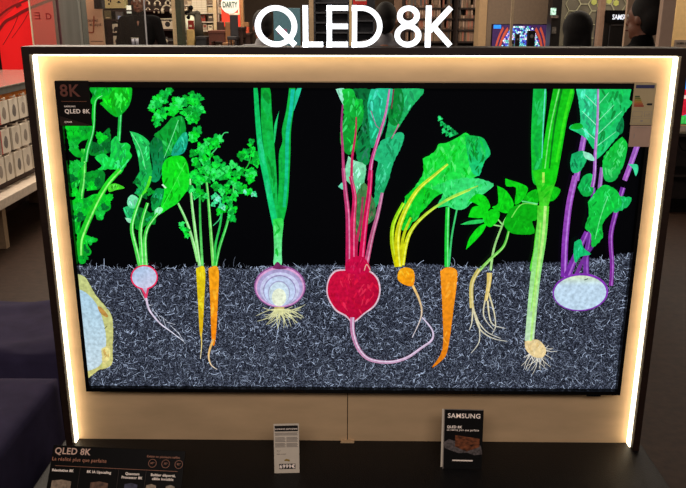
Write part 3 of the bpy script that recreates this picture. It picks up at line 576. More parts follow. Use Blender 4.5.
for a, b, c, d in ((-.44, .0, .2, .32), (.1, .42, .2, .32), (-.44, .42, .04, .16)):
    bx(bm, w_*a, w_*b, -.0005, 0, h_*c, h_*(c+.006)); bx(bm, w_*a, w_*b, -.0005, 0, h_*d, h_*(d+.006)); bx(bm, w_*a, w_*(a+.015), -.0005, 0, h_*c, h_*d); bx(bm, w_*(b-.015), w_*b, -.0005, 0, h_*c, h_*d)
text(bm, '123', .0075, w_*.16, h_*.235, -.0006); bx(bm, -w_*.05, w_*.06, -.0006, 0, h_*.08, h_*.12)
obj('print', bm, M['grey_print'], t)
t, w_, h_ = flat_thing('notice_sheet', 'pinkish paper sheet hanging under the energy label', 'sheet', 630.6, 125.6, 649.4, 146.8, -.003, mat('pink_paper', (176, 146, 128), .6, var=.06))
obj('print', bx(box(-w_*.3, -w_*.27, -.0006, 0, h_*.4, h_*.62), -w_*.35, w_*.35, -.0006, 0, h_*.9, h_*.915), M['grey_print'], t)

# ================================================================== CARDS ON THE PLINTH
def lean(o, deg): o.rotation_euler = (radians(-deg), 0, o.rotation_euler[2])
pc_ = at(286.5, 473, 0); 
def onplinth(px, py):
    d = _f*FPX+_R*(px-343)+_U*(244-py); return CAM+d*((PZ-CAM.z)/d.z)
p = onplinth(287, 473.3)
W_, H_ = .076, .158
t = thing('price_card', 'small white price card standing on the black plinth left of centre', 'price card', (p.x, p.y, PZ+.001), (0, 0, radians(3)))
lean(t, 7)
obj('card', box(-W_/2, W_/2, 0, .002, 0, H_), M['white_card'], t)
obj('header', box(-W_*.46, W_*.46, -.0008, 0, H_*.85, H_*.965), M['dark_print'], t)
bm = NB(); text(bm, 'SAMSUNG QE75Q950R', .0062, 0, H_*.885, -.0014, 'CENTER')
obj('lettering', bm, M['pale_print'], t)
bm = NB()
for a, b, c, d in ((-.45, .45, .77, .83), (-.45, -.04, .64, .74), (0, .45, .64, .74), (-.45, -.04, .53, .62), (0, .45, .53, .62)):
    n = 4 if d-c > .07 else 3
    for k in range(n): bx(bm, W_*a, W_*(b-.03*(k % 2)), -.0006, 0, H_*(c+(d-c)*k/n), H_*(c+(d-c)*(k+.55)/n))
text(bm, '75"', .009, -W_*.4, H_*.43, -.0008); text(bm, '7680 x 4320', .005, -W_*.4, H_*.38, -.0008)
obj('print', bm, M['grey_print'], t)
obj('gold_mark', slab(NB(), [(-.008, H_*.27), (-.001, H_*.29), (.009, H_*.27), (.008, H_*.235), (.001, H_*.25), (-.006, H_*.25)], -.0008, 0), mat('gold_print', (160, 130, 50), .5), t)
obj('price_block', box(-W_*.30, W_*.34, -.0008, 0, H_*.085, H_*.19), M['dark_print'], t)
bm = NB(); text(bm, '6999\u20ac', .0165, W_*.02, H_*.105, -.0015, 'CENTER', bold=.0003); obj('price', bm, M['pale_print'], t)
obj('foot', box(-W_*.4, W_*.4, .002, .045, 0, .0015), M['white_card'], t)
# brochure stand
p = onplinth(462, 469.3); W_, H_ = .119, .191
t = thing('brochure', 'black SAMSUNG brochure stood upright on the plinth right of centre', 'brochure', (p.x, p.y, PZ+.001), (0, 0, radians(-2))); lean(t, 8)
obj('cover', box(-W_/2, W_/2, 0, .002, 0, H_), M['black_plastic'], t)
obj('rear_leaf', box(-W_/2-.006, W_/2-.006, .003, .0045, .004, H_*.995), M['white_card'], t)
bm = NB(); bx(bm, -W_/2, -W_/2+.002, -.0006, .002, 0, H_); bx(bm, -W_/2, W_/2, -.0006, .002, H_-.0015, H_); obj('edge', bm, M['grey_print'], t)
bm = NB(); text(bm, 'SAMSUNG', .0205, .001, H_*.86, -.0012, 'CENTER', bold=.0002, squash=1.02)
text(bm, 'QLED 8K', .0105, -W_*.42, H_*.69, -.0012, bold=.0003); text(bm, 'La r\u00e9alit\u00e9 plus que parfaite', .0088, -W_*.42, H_*.645, -.0012, squash=.92)
[bx(bm, -W_*(.26-.013*q), -W_*(.26-.013*q)+W_*.008*(1+q%2), -.0008, 0, H_*.135, H_*.155) for q in range(0, 40)]; obj('lettering', bm, M['pale_print'], t)
rock = [(-.5, .44), (-.36, .50), (-.2, .47), (-.05, .44), (.1, .42), (.3, .45), (.46, .40), (.5, .26), (.3, .24), (.12, .28), (-.1, .27), (-.3, .31), (-.45, .35)]
obj('picture', slab(NB(), [(a*W_, b*H_) for a, b in rock], -.0006, 0), mat('rock_print', (96, 88, 88), .6, var=.6, scale=120), t)
obj('picture', slab(NB(), [(-.2*W_, .57*H_), (.42*W_, .52*H_), (.42*W_, .38*H_), (.1*W_, .30*H_), (-.2*W_, .38*H_)], -.0010, -.0006), mat('sunset_print', (118, 66, 40), .5, var=.9, scale=60, stretch=(1, 1, 2)), t)
obj('support', slab(NB(), [(-.003, 0), (.003, 0), (.003, H_*.6), (-.003, H_*.6)], .0045, .05), M['black_plastic'], t)
# information board at the lower left
bz = .442
a = at(50.5, 446.5, -.215); b = at(187, 451, -.222)
Wb = .392; Lb = .158
tb = thing('information_board', 'black reclined information board with small copper and white text at lower left', 'board', (at(119, 448, -.215).x, -.215, at(119, 448, -.215).z), (radians(-36), 0, radians(-4)))
# local frame: board hangs down from its top edge
obj('board', box(-Wb/2, Wb/2, 0, .006, -Lb, 0), MM('board_black', (10, 8, 8), .5, spec=.12), tb, bev=.001)
k = Wb/137
def bxp(px): return (px-120)*k
bm = NB(); text(bm, 'QLED 8K', .0255, bxp(54), -.024, -.001, bold=.0004); obj('title', bm, mat('rose_print', (205, 168, 150), .5, emit=.12), tb)
bm = NB(); text(bm, 'La r\u00e9alit\u00e9 plus que parfaite', .0145, bxp(52.5), -.043, -.001, squash=.93); text(bm, 'Existe en plusieurs tailles', .0085, bxp(184), -.022, -.001, 'RIGHT')
for i, s in enumerate(('65"', '75"', '82"')):
    x = bxp(156.5+13.5*i); text(bm, s, .0075, x, -.040, -.001, 'CENTER')
    for q in range(20):
        a0, a1 = 2*pi*q/20, 2*pi*(q+1)/20; r0, r1 = .0108, .0116
        slab(bm, [(x+r0*cos(a0), -.038+r0*sin(a0)), (x+r1*cos(a0), -.038+r1*sin(a0)), (x+r1*cos(a1), -.038+r1*sin(a1)), (x+r0*cos(a1), -.038+r0*sin(a1))], -.001, 0)
bx(bm, -Wb*.46, Wb*.46, -.0006, 0, -.0578, -.057)
for px in (83, 123, 151): obj('column_rule', bx(NB(), bxp(px), bxp(px)+.0006, -.0006, 0, -Lb+.01, -.060), MM('dim_rule', (74, 56, 50), .5), tb)
obj('lettering', bm, mat('copper_text', (186, 124, 98), .5, emit=.08), tb)
for ws, px in ((('R\u00e9solution 8K',), 65.5), (('8K IA Upscaling',), 103), (('Quantum', 'Processor 8K'), 137.5), (('Bo\u00eetier d\u00e9port\u00e9,', 'c\u00e2ble invisible'), 169)):
    bm = NB()
    for q, s in enumerate(ws): text(bm, s, .0100, bxp(px), -.073-.0105*q, -.001, 'CENTER', bold=.0003)
    obj('column_heading', bm, M['pale_print'], tb)
for (x0, x1, c) in ((56, 76, (150, 130, 110)), (96, 114, (110, 78, 60)), (131, 144, (60, 60, 84)), (153, 163, (160, 140, 118)), (173, 182, (150, 136, 120))):
    obj('picture', slab(NB(), [(bxp(x0), -.135), (bxp(x1), -.135), (bxp(x1), -.099), (bxp((x0+x1)/2), -.095), (bxp(x0), -.099)], -.0007, 0), mat('board_photo', c, .5, var=.6, scale=70), tb)
obj('support', slab(NB(), [(-.004, 0), (.004, 0), (.004, -.02), (-.004, -.02)], .006, .04), M['black_plastic'], tb)

# ================================================================== COVERED BENCHES
def covered_bench(label, x0, x1, y0, y1, h, seed, amp):
    r = random.Random(seed); t = thing('covered_bench', label, 'bench', ((x0+x1)/2, (y0+y1)/2, 0)); hx, hy = (x1-x0)/2, (y1-y0)/2
    obj('bench_body', box(-hx+.03, hx-.03, -hy+.03, hy-.03, 0, h-.03), M['charcoal'], t)
    ph = [r.uniform(0, 6) for _ in range(8)]
    def wr(x, y): return amp*(sin(9*y+3*x+ph[0]+1.5*sin(4*x+ph[1]))*.5+max(0, sin(14*y-5*x+ph[2]+2*sin(3*x+ph[3])))**3+.4*sin(21*x+8*y+ph[4]))
    # rings from the centre of the top outwards, then down the skirt
    bm = NB(); rows = []; n = 120
    def per(u, k):
        L = 2*(2*hx+2*hy); d = u*L; ox, oy = hx*k, hy*k
        seg = [(2*hx, (-1, -1), (1, 0)), (2*hy, (1, -1), (0, 1)), (2*hx, (1, 1), (-1, 0)), (2*hy, (-1, 1), (0, -1))]
        for l, c, dr in seg:
            if d <= l: return (c[0]*ox+dr[0]*d*k, c[1]*oy+dr[1]*d*k)
            d -= l
        return (-ox, -oy)
    for k in [i/24 for i in range(1, 25)]:
        row = []
        for i in range(n):
            x, y = per(i/n, k); e = max(0, (k-.9)/.1); row.append(bm.verts.new((x, y, h+wr(x, y)*(1-e)-.012*e*e)))
        rows.append(row)
    for j in range(1, 13):
        row = []
        for i in range(n):
            x, y = per(i/n, 1); L = sqrt(x*x+y*y); f = amp*1.1*(j/12)*sin(i*.9+ph[5]+sin(i*.3)*2); sgx = x/hx*f*(1 if abs(abs(x)-hx) < 1e-4 else 0); sgy = y/hy*f*(1 if abs(abs(y)-hy) < 1e-4 else 0)
            row.append(bm.verts.new((x+sgx, y+sgy, (h-.012)*(1-j/12)+.004)))
        rows.append(row)
    c = bm.verts.new((0, 0, h+wr(0, 0)))
    for i in range(n): bm.faces.new((c, rows[0][i], rows[0][(i+1) % n]))
    for a, b in zip(rows, rows[1:]):
        for i in range(n): bm.faces.new((a[i], b[i], b[(i+1) % n], a[(i+1) % n]))
    o = obj('cloth_cover', bm, M['cloth'], t, smooth=True); return t
covered_bench('bench draped in wrinkled dark violet cloth, the farther one beside the screen wall', -2.3, -1.02, .42, .97, .44, 3, .012)
covered_bench('bench under a smooth dark violet cloth, nearest the camera at left', -2.3, -1.015, -1.0, .22, .45, 5, .004)

# ================================================================== LEFT PRODUCT FIXTURE
FX = -2.5
fx = thing('product_fixture', 'low grey topped display fixture with orange band and pegged white boxes at left', 'display fixture', (FX-.35, 4.0, 0))
y0, y1 = 3.16, 4.9
def fl(name, a, b, c, d, e, f, m, bev=0): o = obj(name, box(a-(FX-.35), b-(FX-.35), c-4.0, d-4.0, e, f), m, fx, bev=bev); return o
zT = at(3, 86.4, 3.3).z
def zf(px, py):
    d = _f*FPX+_R*(px-343)+_U*(244-py); q = CAM+d*((FX+.04-CAM.x)/d.x); return q
tz = zf(3, 86).z; bz_ = zf(3, 94).z; oz = zf(3, 99).z
print('fixture z', tz, bz_, oz, zf(0, 86), zf(26, 80))
fl('top', FX-.72, FX+.05, y0-.8, y1, tz-.012, tz, M['grey_top'], .003)
fl('fascia', FX-.70, FX+.045, y0-.8, y1, bz_, tz-.012, M['steel'])
fl('orange_band', FX-.68, FX+.015, y0-.8, y1, oz-.03, bz_, M['orange'])
fl('back_board', FX-.66, FX-.02, y0-.8, y1, .36, oz-.03, M['dark_brown'])
lz = zf(3, 193).z; lb = zf(3, 205).z+.015
fl('added_light_baffle', FX-.66, FX-.45, y0+.1, y1, 0, lb, M['dark_brown'])  # added dark board, blocks the red poster light under the ledge
fl('ledge', FX-.70, FX+.12, y0-.8, y1, lb, lz, M['white_metal'], .004)
for yy in (y0-.02, y1-.35): fl('leg', FX-.4, FX+.0, yy, yy+.06, 0, lb, M['beige'])
rows_ = []
for r, (py_t, py_b) in enumerate(((101, 124), (130, 154), (157, 183))):
    rows_.append((zf(4, py_b).z, zf(4, py_t).z))
def fy(px, py):
    d = _f*FPX+_R*(px-343)+_U*(244-py); q = CAM+d*((FX+.03-CAM.x)/d.x); return q.y
names = ['top', 'middle', 'bottom']; proto = None
for r, (za, zb_) in enumerate(rows_):
    bnds = [[(-3, 7.4), (8.1, 17.4), (18, 26.4), (27, 35)], [(-1, 9.2), (11, 20), (20.4, 29), (29.6, 37)], [(-6, 3.6), (4.4, 12.8), (14.2, 22.6), (23.3, 31.8), (33, 40)]][r]
    for i, (a, b) in enumerate(bnds):
        pyc = (112, 140, 168)[r]; ya, yb_ = fy(a, pyc), fy(b, pyc); hgt = zb_-za; wid = yb_-ya
        loc = (FX+.005, (ya+yb_)/2, za)
        t = thing('boxed_product', 'white box in the %s row of the orange banded fixture, %s' % (names[r], ['leftmost', 'second from left', 'third from left', 'fourth from left', 'fifth from left'][i]), 'box', loc, group='white boxes pegged on the left fixture')
        obj('carton', box(0, .035, -wid*.46, wid*.46, 0, hgt), M['white_card'], t, bev=.002)
        bm = NB(); cyl(bm, (.0345, 0, hgt*.42), (.0358, 0, hgt*.42), min(wid, hgt)*.2, n=18); ball(bm, (.0352, wid*.03, hgt*.46), .03, (.03, 1, 1.5), 12)
        obj('printed_picture', bm, mat('product_print', [(150, 138, 126), (120, 112, 106), (160, 148, 136)][(i+r) % 3], .6), t)
        bm = NB(); cyl(bm, (-.024, 0, hgt+.015), (.05, 0, hgt+.015), .004, n=8); bx(bm, .046, .05, -.015, .015, hgt+.003, hgt+.028); obj('peg_tag', bm, M['white_metal'], t)
        if i == 0: obj('red_edge', box(.0352, .0365, -wid*.46, -wid*.40, 0, hgt), M['red'], t)

# ================================================================== BACKGROUND, LEFT
def upright(name, label, cat, px0, px1, Y, dy, z0, z1, m, py=25, group=None, part='post'):
    x0, x1 = X(px0, Y, py), X(px1, Y, py); t = thing(name, label, cat, ((x0+x1)/2, Y, z0), group=group); w = (x1-x0)/2
    obj(part, box(-w, w, 0, dy, 0, z1-z0), m, t, bev=min(.004, w/4)); return t
# red backlit poster wall
Yp = 6.4; xa, xb = -4.9, X(55.5, Yp); mr = mat('red_backlit', (222, 28, 30), .4, var=.10, scale=3, emit=.38)
t = thing('poster_wall', 'tall backlit red poster with dark flowing lines at far left', 'poster', ((xa+xb)/2, Yp, 0)); w_ = (xb-xa)/2; cx_ = (xa+xb)/2
obj('poster', box(-w_, w_, 0, .04, .1, 3.0), mr, t)
obj('end_frame', box(w_, w_+X(60.5, Yp)-X(55.5, Yp), -.02, .1, 0, 3.0), mat('plum_edge', (78, 44, 52), .5), t)
obj('base', box(-w_, w_, -.02, .12, 0, .1), M['charcoal'], t)
def PW(px, py): p = at(px, py, Yp); return (p.x-cx_, p.z)
def ribbon(bm, pts, wd, yy=-.002):
    P = smooth([PW(*p) for p in pts], 4)
    for i in range(len(P)-1):
        a, b = Vector(P[i]), Vector(P[i+1]); d = (b-a).normalized(); n_ = Vector((-d.y, d.x))*wd/2; slab(bm, [tuple(a+n_), tuple(b+n_), tuple(b-n_), tuple(a-n_)], yy, 0)
bm = NB(); ribbon(bm, [(-3, 18), (8, 9), (20, 3), (34, -3)], .02); ribbon(bm, [(-3, 33), (5, 22), (14, 17), (24, 11), (40, 4), (56, -2)], .03, -.003); ribbon(bm, [(3, 45), (13, 28), (19, 14)], .006); ribbon(bm, [(12, 38), (22, 24), (29, 12)], .005); ribbon(bm, [(16, 7), (21, 4)], .03, -.004)
obj('flowing_line', bm, mat('poster_dark_red', (110, 18, 20), .5, emit=.25), t)
bm = NB(); slab(bm, [PW(-12, -8), PW(26, -8), PW(14, 8), PW(-2, 22), PW(-12, 30)], -.0012, 0); obj('mid_red_band', bm, mat('poster_mid_red', (170, 28, 28), .5, emit=.45), t)  # broad mid red band in the poster design
obj('black_strip', box(PW(-3, 60)[0], PW(1.2, 60)[0], -.004, 0, .1, PW(0, 46)[1]), M['black_plastic'], t)
# hazy glass screen in front of the poster
Yg = 5.9; xg0, xg1 = X(32, Yg), X(57.5, Yg)
t = thing('glass_screen', 'tall hazy glass pane with bright edge in front of the red poster', 'glass screen', ((xg0+xg1)/2, Yg, 0)); w_ = (xg1-xg0)/2
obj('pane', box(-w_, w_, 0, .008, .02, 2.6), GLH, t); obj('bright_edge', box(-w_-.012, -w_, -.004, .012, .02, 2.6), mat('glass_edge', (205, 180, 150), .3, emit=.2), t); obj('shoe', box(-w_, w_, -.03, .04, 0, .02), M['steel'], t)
zc = Z(20, Yg); bm = NB(); hh = .065
bx(bm, -w_*.38, -w_*.30, -.001, 0, zc-.0, zc+hh)
for q in (0, .45, .88): bx(bm, -w_*.72, -w_*.30, -.001, 0, zc+hh*q, zc+hh*(q+.16))
text(bm, 'D', .085, w_*.12, zc, -.001, bold=.002); obj('lettering', bm, mat('faint_red_print', (140, 30, 34), .5), t)
upright('pillar', 'grey brushed metal pillar beside the red poster', 'pillar', 60.5, 80, 6.0, .25, 0, 3.1, M['steel'])
# discovery poster
Yd = 7.2; xa, xb = X(78.5, Yd), X(103, Yd)
t = thing('poster', 'beige standing poster reading DECOUVRE VOTRE MUSIQUE in dark letters', 'poster', ((xa+xb)/2, Yd, 0)); w_ = (xb-xa)/2; cx_ = (xa+xb)/2
obj('board', box(-w_, w_, 0, .04, 0, 2.6), mat('poster_beige', (178, 142, 112), .6, var=.08, scale=4), t)
def PD(px, py): p = at(px, py, Yd); return (p.x-cx_, p.z)
bm = NB(); text(bm, 'D\u00c9COUVRE', .040, PD(81.2, 22)[0], PD(81, 22)[1], -.001, bold=.001, squash=.92); text(bm, 'VOTRE MUSIQUE', .040, PD(79.8, 26)[0], PD(81, 26)[1], -.001, bold=.001, squash=.80); text(bm, 'avec', .022, PD(86, 38)[0], PD(86, 38)[1], -.001, bold=.001); bx(bm, PD(87, 0)[0], PD(100, 0)[0], -.001, 0, PD(87, 41.6)[1], PD(87, 40.9)[1]); obj('lettering', bm, mat('brown_ink', (66, 36, 28), .5), t)
bm = NB(); ribbon_pts = [(82, 32), (93.5, 32.6), (94, 16)]
for (a, b) in zip(ribbon_pts, ribbon_pts[1:]):
    a, b = Vector(PD(*a)), Vector(PD(*b)); d = (b-a).normalized(); n_ = Vector((-d.y, d.x))*.008; slab(bm, [tuple(a+n_), tuple(b+n_), tuple(b-n_), tuple(a-n_)], -.0015, 0)
obj('drawn_line', bm, mat('rust_ink', (130, 62, 34), .5), t)
obj('salmon_patch', slab(NB(), [PD(81.5, 33), PD(84.5, 33), PD(87, 50), PD(82.5, 50)], -.0012, 0), mat('salmon', (228, 130, 96), .5), t)
obj('dark_bar', box(PD(79.2, 5)[0], PD(81.6, 5)[0], -.003, 0, PD(80, 14.5)[1], 2.3), M['black_plastic'], t)
Yv = 7.0; p = at(98.5, 9, Yv)
t = thing('hanging_speaker', 'dark grey box speaker hung in front of the beige poster', 'speaker', (p.x, Yv, p.z)); obj('cabinet', box(-.05, .05, 0, .1, 0, .22), M['charcoal'], t, bev=.006); obj('grille', box(-.042, .042, -.004, 0, .01, .2), M['black_plastic'], t); obj('bracket', box(-.015, .015, .1, .2, .08, .12), M['steel'], t)
# shelf unit behind the man: real shelf with dark back and goods
Ys = 9.6
def ux(px): return X(px, Ys)
def uz(py, px=140): return at(px, py, Ys).z
t = thing('shelf_unit', 'dark backed wall shelving full of pale gadget boxes behind the man in black', 'shelving', ((ux(104)+ux(172))/2, Ys+.4, 0)); cx_ = (ux(104)+ux(172))/2
obj('back_panel', box(ux(104)-cx_, ux(172)-cx_, 0, .03, 0, 2.7), mat('shelf_back', (46, 32, 26), .7), t)
for pz in (10, 19.5, 29.5, 46.8): obj('shelf', box(ux(104)-cx_, ux(172)-cx_, -.30, 0, uz(pz)-.02, uz(pz)), M['dark_brown'], t)
for px in (104, 172): obj('side_panel', box(ux(px)-cx_-.01, ux(px)-cx_+.01, -.30, 0, 0, 2.7), M['dark_brown'], t)
upright('shelf_post', 'cream shelf post at the right end of the gadget shelving', 'post', 172.4, 176, Ys+.02, .1, 0, 2.7, M['cream'])
upright('column', 'dark green column right of the gadget shelving', 'column', 176.3, 181.8, Ys-.2, .25, 0, 2.7, mat('dark_green', (48, 54, 36), .6, var=.3))
def goods(name, label, px0, px1, py0, py1, Y, dy, m, decor=None, dm=None, cat='box', group=None, bev=.004):
    a, b = at(px0, py1, Y), at(px1, py0, Y); w = (b.x-a.x)/2; hgt = b.z-a.z
    t = thing(name, label, cat, ((a.x+b.x)/2, Y, a.z), group=group); obj('carton' if cat == 'box' else 'body', box(-w, w, 0, dy, 0, hgt), m, t, bev=bev)
    if decor:
        bm = NB()
        for d in decor:
            cyl(bm, (d[0]*w, -.001, d[1]*hgt), (d[0]*w, 0, d[1]*hgt), d[2]*min(w, hgt/2), n=14) if len(d) == 3 else bx(bm, d[0]*w, d[1]*w, -.001, 0, d[2]*hgt, d[3]*hgt)
        obj('printed_picture', bm, dm or M['dark_print'], t)
    return t
cm = MM('pack_cream', (232, 212, 150), .5, var=.06); cw = MM('pack_white', (224, 212, 188), .5, var=.06)
def rest(o, z): return o
goods('gadget_box', 'yellowish box with black drawing on the top shelf, left of the man', 104, 112.6, -6, 8.2, Ys+.1, .2, cm, [(-.1, .15, .5, .85), (.3, .6, .4, .7), (.1, .3, .2)])
goods('gadget_box', 'yellowish box with black peak drawing on the top shelf, nearer the man', 113, 123.5, -6, 8.2, Ys+.1, .2, cm, [(-.3, .4, .35, .42), (-.1, .25, .42, .52)])
goods('wall_plaque', 'olive square plaque left of the gadget boxes', 104.5, 110.8, 10.5, 19, Ys+.08, .02, mat('olive', (110, 98, 66), .6), [(-.6, .6, .1, .2)], M['cream'], 'plaque')
goods('panel_display', 'tall dark display panel under the olive plaque', 105, 112, 20, 45.5, Ys+.1, .05, M['black_plastic'], [(-.9, .9, .0, .03)], M['cream'], 'display')
goods('phone_display', 'small grey phone display left of the man in black', 116, 122.5, 9.8, 22, Ys+.12, .05, M['grey'], [(-.4, .4, .15, .5)], mat('pale_blue_lit', (150, 160, 190), .4, emit=.4), 'display')
goods('gadget_box', 'cream box with black diamond drawing, middle shelf left of the man', 112.5, 119.8, 24, 32.8, Ys+.1, .15, cw, [(0, .45, .55), (-.5, .2, .2)])
goods('gadget_box', 'cream box with black diamond drawing, lowest shelf left of the man', 113.5, 121.5, 36, 46.4, Ys+.1, .15, cw, [(0, .5, .5), (.5, .15, .2)])
goods('glint_patch', 'painted light glint between phone display and the man', 126.8, 130.6, 5.5, 13.4, Ys+.15, .03, mat('glint_white', (255, 240, 215), .4, emit=.9), None, None, 'light glint')  # glint of light on the shelving, painted as an emissive patch
goods('glint_patch', 'painted light glint high beside the head of the man', 133, 135, -4, 4.2, Ys+.15, .03, mat('glint_warm', (255, 225, 180), .4, emit=.8), None, None, 'light glint')  # second glint, its brightness put into the emission colour
goods('earphone_pack', 'white pack with two round pads on the middle shelf, left one', 156, 163.5, 18.4, 29, Ys+.1, .12, cw, [(0, .5, .55), (0, .5, .2)], mat('brown_dot', (120, 80, 60), .5))
goods('earphone_pack', 'white pack with two round pads on the middle shelf, right one', 164, 172, 18.4, 29, Ys+.1, .12, cw, [(-.1, .45, .6), (.5, .75, .2)], M['dark_print'])
def headphones(label, px, py, r):
    p = at(px, py, Ys+.12); t = thing('headphones', label, 'headphones', (p.x, Ys+.12, p.z)); bm = NB()
    for i in range(12):
        a0, a1 = pi*i/12, pi*(i+1)/12; cyl(bm, (r*cos(a0), 0, r*sin(a0)), (r*cos(a1), 0, r*sin(a1)), r*.14, n=8)
    obj('headband', bm, cw, t, smooth=True)
    for s in (-1, 1):
        bm = NB(); cyl(bm, (s*r*.6, 0, -r*.1), (s*r*1.1, 0, -r*.1), r*.5, n=16); obj('ear_cup', bm, cw, t, smooth=True)
    return t
headphones('white headphones on the dark shelf beside the head of the man', 147, 3.5, .04); headphones('small white headphones hung below those beside the man', 148, 10, .03)
headphones('white headphones hung in the middle of the dark shelf back', 157.5, 4, .045); headphones('white headphones hung below the middle pair', 156.5, 11.5, .04); headphones('white headphones high at the right end of the shelf', 168, 3.5, .04); headphones('large cream headphones near the right shelf end', 167, 10.5, .075)
p = at(167, 41, Ys+.1); t = thing('toy_drone', 'small pale drone with crossed arms on the lower shelf', 'drone', (p.x, Ys+.1, p.z)); bm = NB(); bx(bm, -.15, .12, -.01, .01, .0, .02); bx(bm, -.01, .01, -.01, .01, -.05, .06); bx(bm, -.1, .08, -.008, .008, .03, .036); obj('arms', bm, M['grey'], t); bm = NB(); ball(bm, (-.02, 0, .0), .04, (1, 1, .7), 12); obj('hub', bm, cw, t)
goods('upright_tube', 'slim grey tube standing right of the man on the lowest shelf', 158.2, 160.4, 37, 46.4, Ys+.15, .03, M['grey'], None, None, 'tube')
goods('wall_board', 'dim red panel on the shelf back left of the man', 119, 127, 9.8, 22, Ys+.3, .02, mat('dull_red', (120, 66, 50), .6), None, None, 'panel')
# glass joint and cups in front of the man
Yj = 5.2
t = thing('glass_screen', 'clear tall glass pane whose bright edge crosses the man in black', 'glass screen', (X(120, Yj), Yj, 0))
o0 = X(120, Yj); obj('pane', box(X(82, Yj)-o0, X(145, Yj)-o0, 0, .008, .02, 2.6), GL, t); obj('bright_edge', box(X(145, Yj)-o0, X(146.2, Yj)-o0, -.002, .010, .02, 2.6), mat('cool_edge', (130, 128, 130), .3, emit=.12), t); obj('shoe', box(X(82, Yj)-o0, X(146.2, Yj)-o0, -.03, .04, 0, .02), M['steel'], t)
Yc = 6.6; zc = Z(46.2, Yc)
t = thing('counter', 'dark narrow counter carrying two pale cups in front of the man', 'counter', (X(140, Yc), Yc+.1, 0)); obj('worktop', box(-.34, .30, -.13, .15, zc-.03, zc), M['charcoal'], t, bev=.004); obj('body', box(-.3, .26, -.1, .12, 0, zc-.03), M['dark_brown'], t)
for i, px in enumerate((130.7, 134.6)):
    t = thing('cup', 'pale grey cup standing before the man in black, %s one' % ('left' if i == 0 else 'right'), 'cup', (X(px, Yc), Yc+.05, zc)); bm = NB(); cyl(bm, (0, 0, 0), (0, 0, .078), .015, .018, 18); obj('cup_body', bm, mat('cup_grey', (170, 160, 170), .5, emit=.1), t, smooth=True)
    bm = NB(); cyl(bm, (0, 0, .076), (0, 0, .082), .0195, .0195, 18); obj('rim', bm, M['white_metal'], t)

# ================================================================== BACKGROUND, SHOP WITH DARTY SIGN
Yq = 11.5
def rack(label, px0, px1, rows, Y=Yq, m='cream', name='wall_rack'):
    x0, x1 = X(px0, Y), X(px1, Y); cx = (x0+x1)/2; t = thing(name, label, 'rack', (cx, Y+.5, 0)); w = (x1-x0)/2
    obj('back_panel', box(-w, w, 0, .03, 0, 2.8), M[m], t)
    for z in rows: obj('shelf', box(-w, w, -.3, 0, z-.02, z), M['white_metal'], t)
    for s in (-1, 1): obj('upright', box(s*w-.012, s*w+.012, -.3, 0, 0, 2.8), M['white_metal'], t)
    return t
MM('rack_back', (150, 130, 104), .7)
rack('cream wall rack with small goods left of the DARTY sign', 182, 214, [Z(q, Yq) for q in (5, 13, 22, 31, 41)], m='rack_back')
rack('cream wall rack with small goods directly left of the DARTY circle', 217, 240, [Z(q, Yq) for q in (5, 13, 22, 31, 41)], m='rack_back')
upright('shelf_post', 'cream post between the two wall racks', 'post', 213.6, 217, Yq, .1, 0, 2.8, M['cream']); upright('shelf_post', 'tan post right of the DARTY sign', 'post', 240.2, 243.6, Yq-.1, .1, 0, 2.8, mat('tan_post', (206, 160, 108), .6))
r2 = random.Random(11); pal = [(226, 208, 178), (196, 176, 150), (150, 60, 44), (120, 100, 84), (214, 190, 150), (90, 76, 66), (170, 150, 130)]
pm_ = [mat('pack_tint', c, .6, var=.15) for c in pal]
slots = [(183, 187, 6, 12.6), (187.6, 191.5, 1, 4.6), (201, 205, 15, 21.5), (207.5, 213, 1, 4.6), (207.5, 213, 7, 12.6), (208, 213, 15, 21.5), (203, 207, 24, 30.5), (208, 212.5, 25, 30.5), (183, 187.5, 14.5, 21.5), (219, 222, 14.5, 21.5), (218, 221, 1, 4.6), (218, 221.5, 6.5, 12.6), (183, 187, 33, 40.5), (202, 206, 7, 12.6)]
words = ['high on the left', 'top shelf beside the left end', 'in mid rack', 'top right of the left rack', 'second shelf right of the left rack', 'third shelf right of the left rack', 'fourth shelf of the left rack', 'fourth shelf near the cream post', 'third shelf at the left end', 'third shelf under the sign', 'top shelf left of the sign', 'second shelf left of the sign', 'lowest shelf at the left end', 'second shelf behind the white panel']
for (s, wd, i) in zip(slots, words, range(99)):
    k_ = i % 7; goods('shop_package', '%s package on the wall racks, %s' % (['pale cream', 'tan', 'brick red', 'brown', 'cream', 'dark brown', 'greyish'][k_], wd), s[0], s[1], s[2], s[3], Yq+.22, .12, pm_[k_], [(-.6, .6, .55, .8)], pm_[(k_+3) % 7], group='packages on the cream wall racks')
goods('grid_panel', 'large whitish gridded panel above the clothes stand', 192.3, 206, -8, 14, Yq+.18, .02, cw, [(-1, 1, q/10, q/10+.01) for q in range(1, 10)]+[(-.34, -.32, 0, 1), (.32, .34, 0, 1)], M['beige'], 'panel')
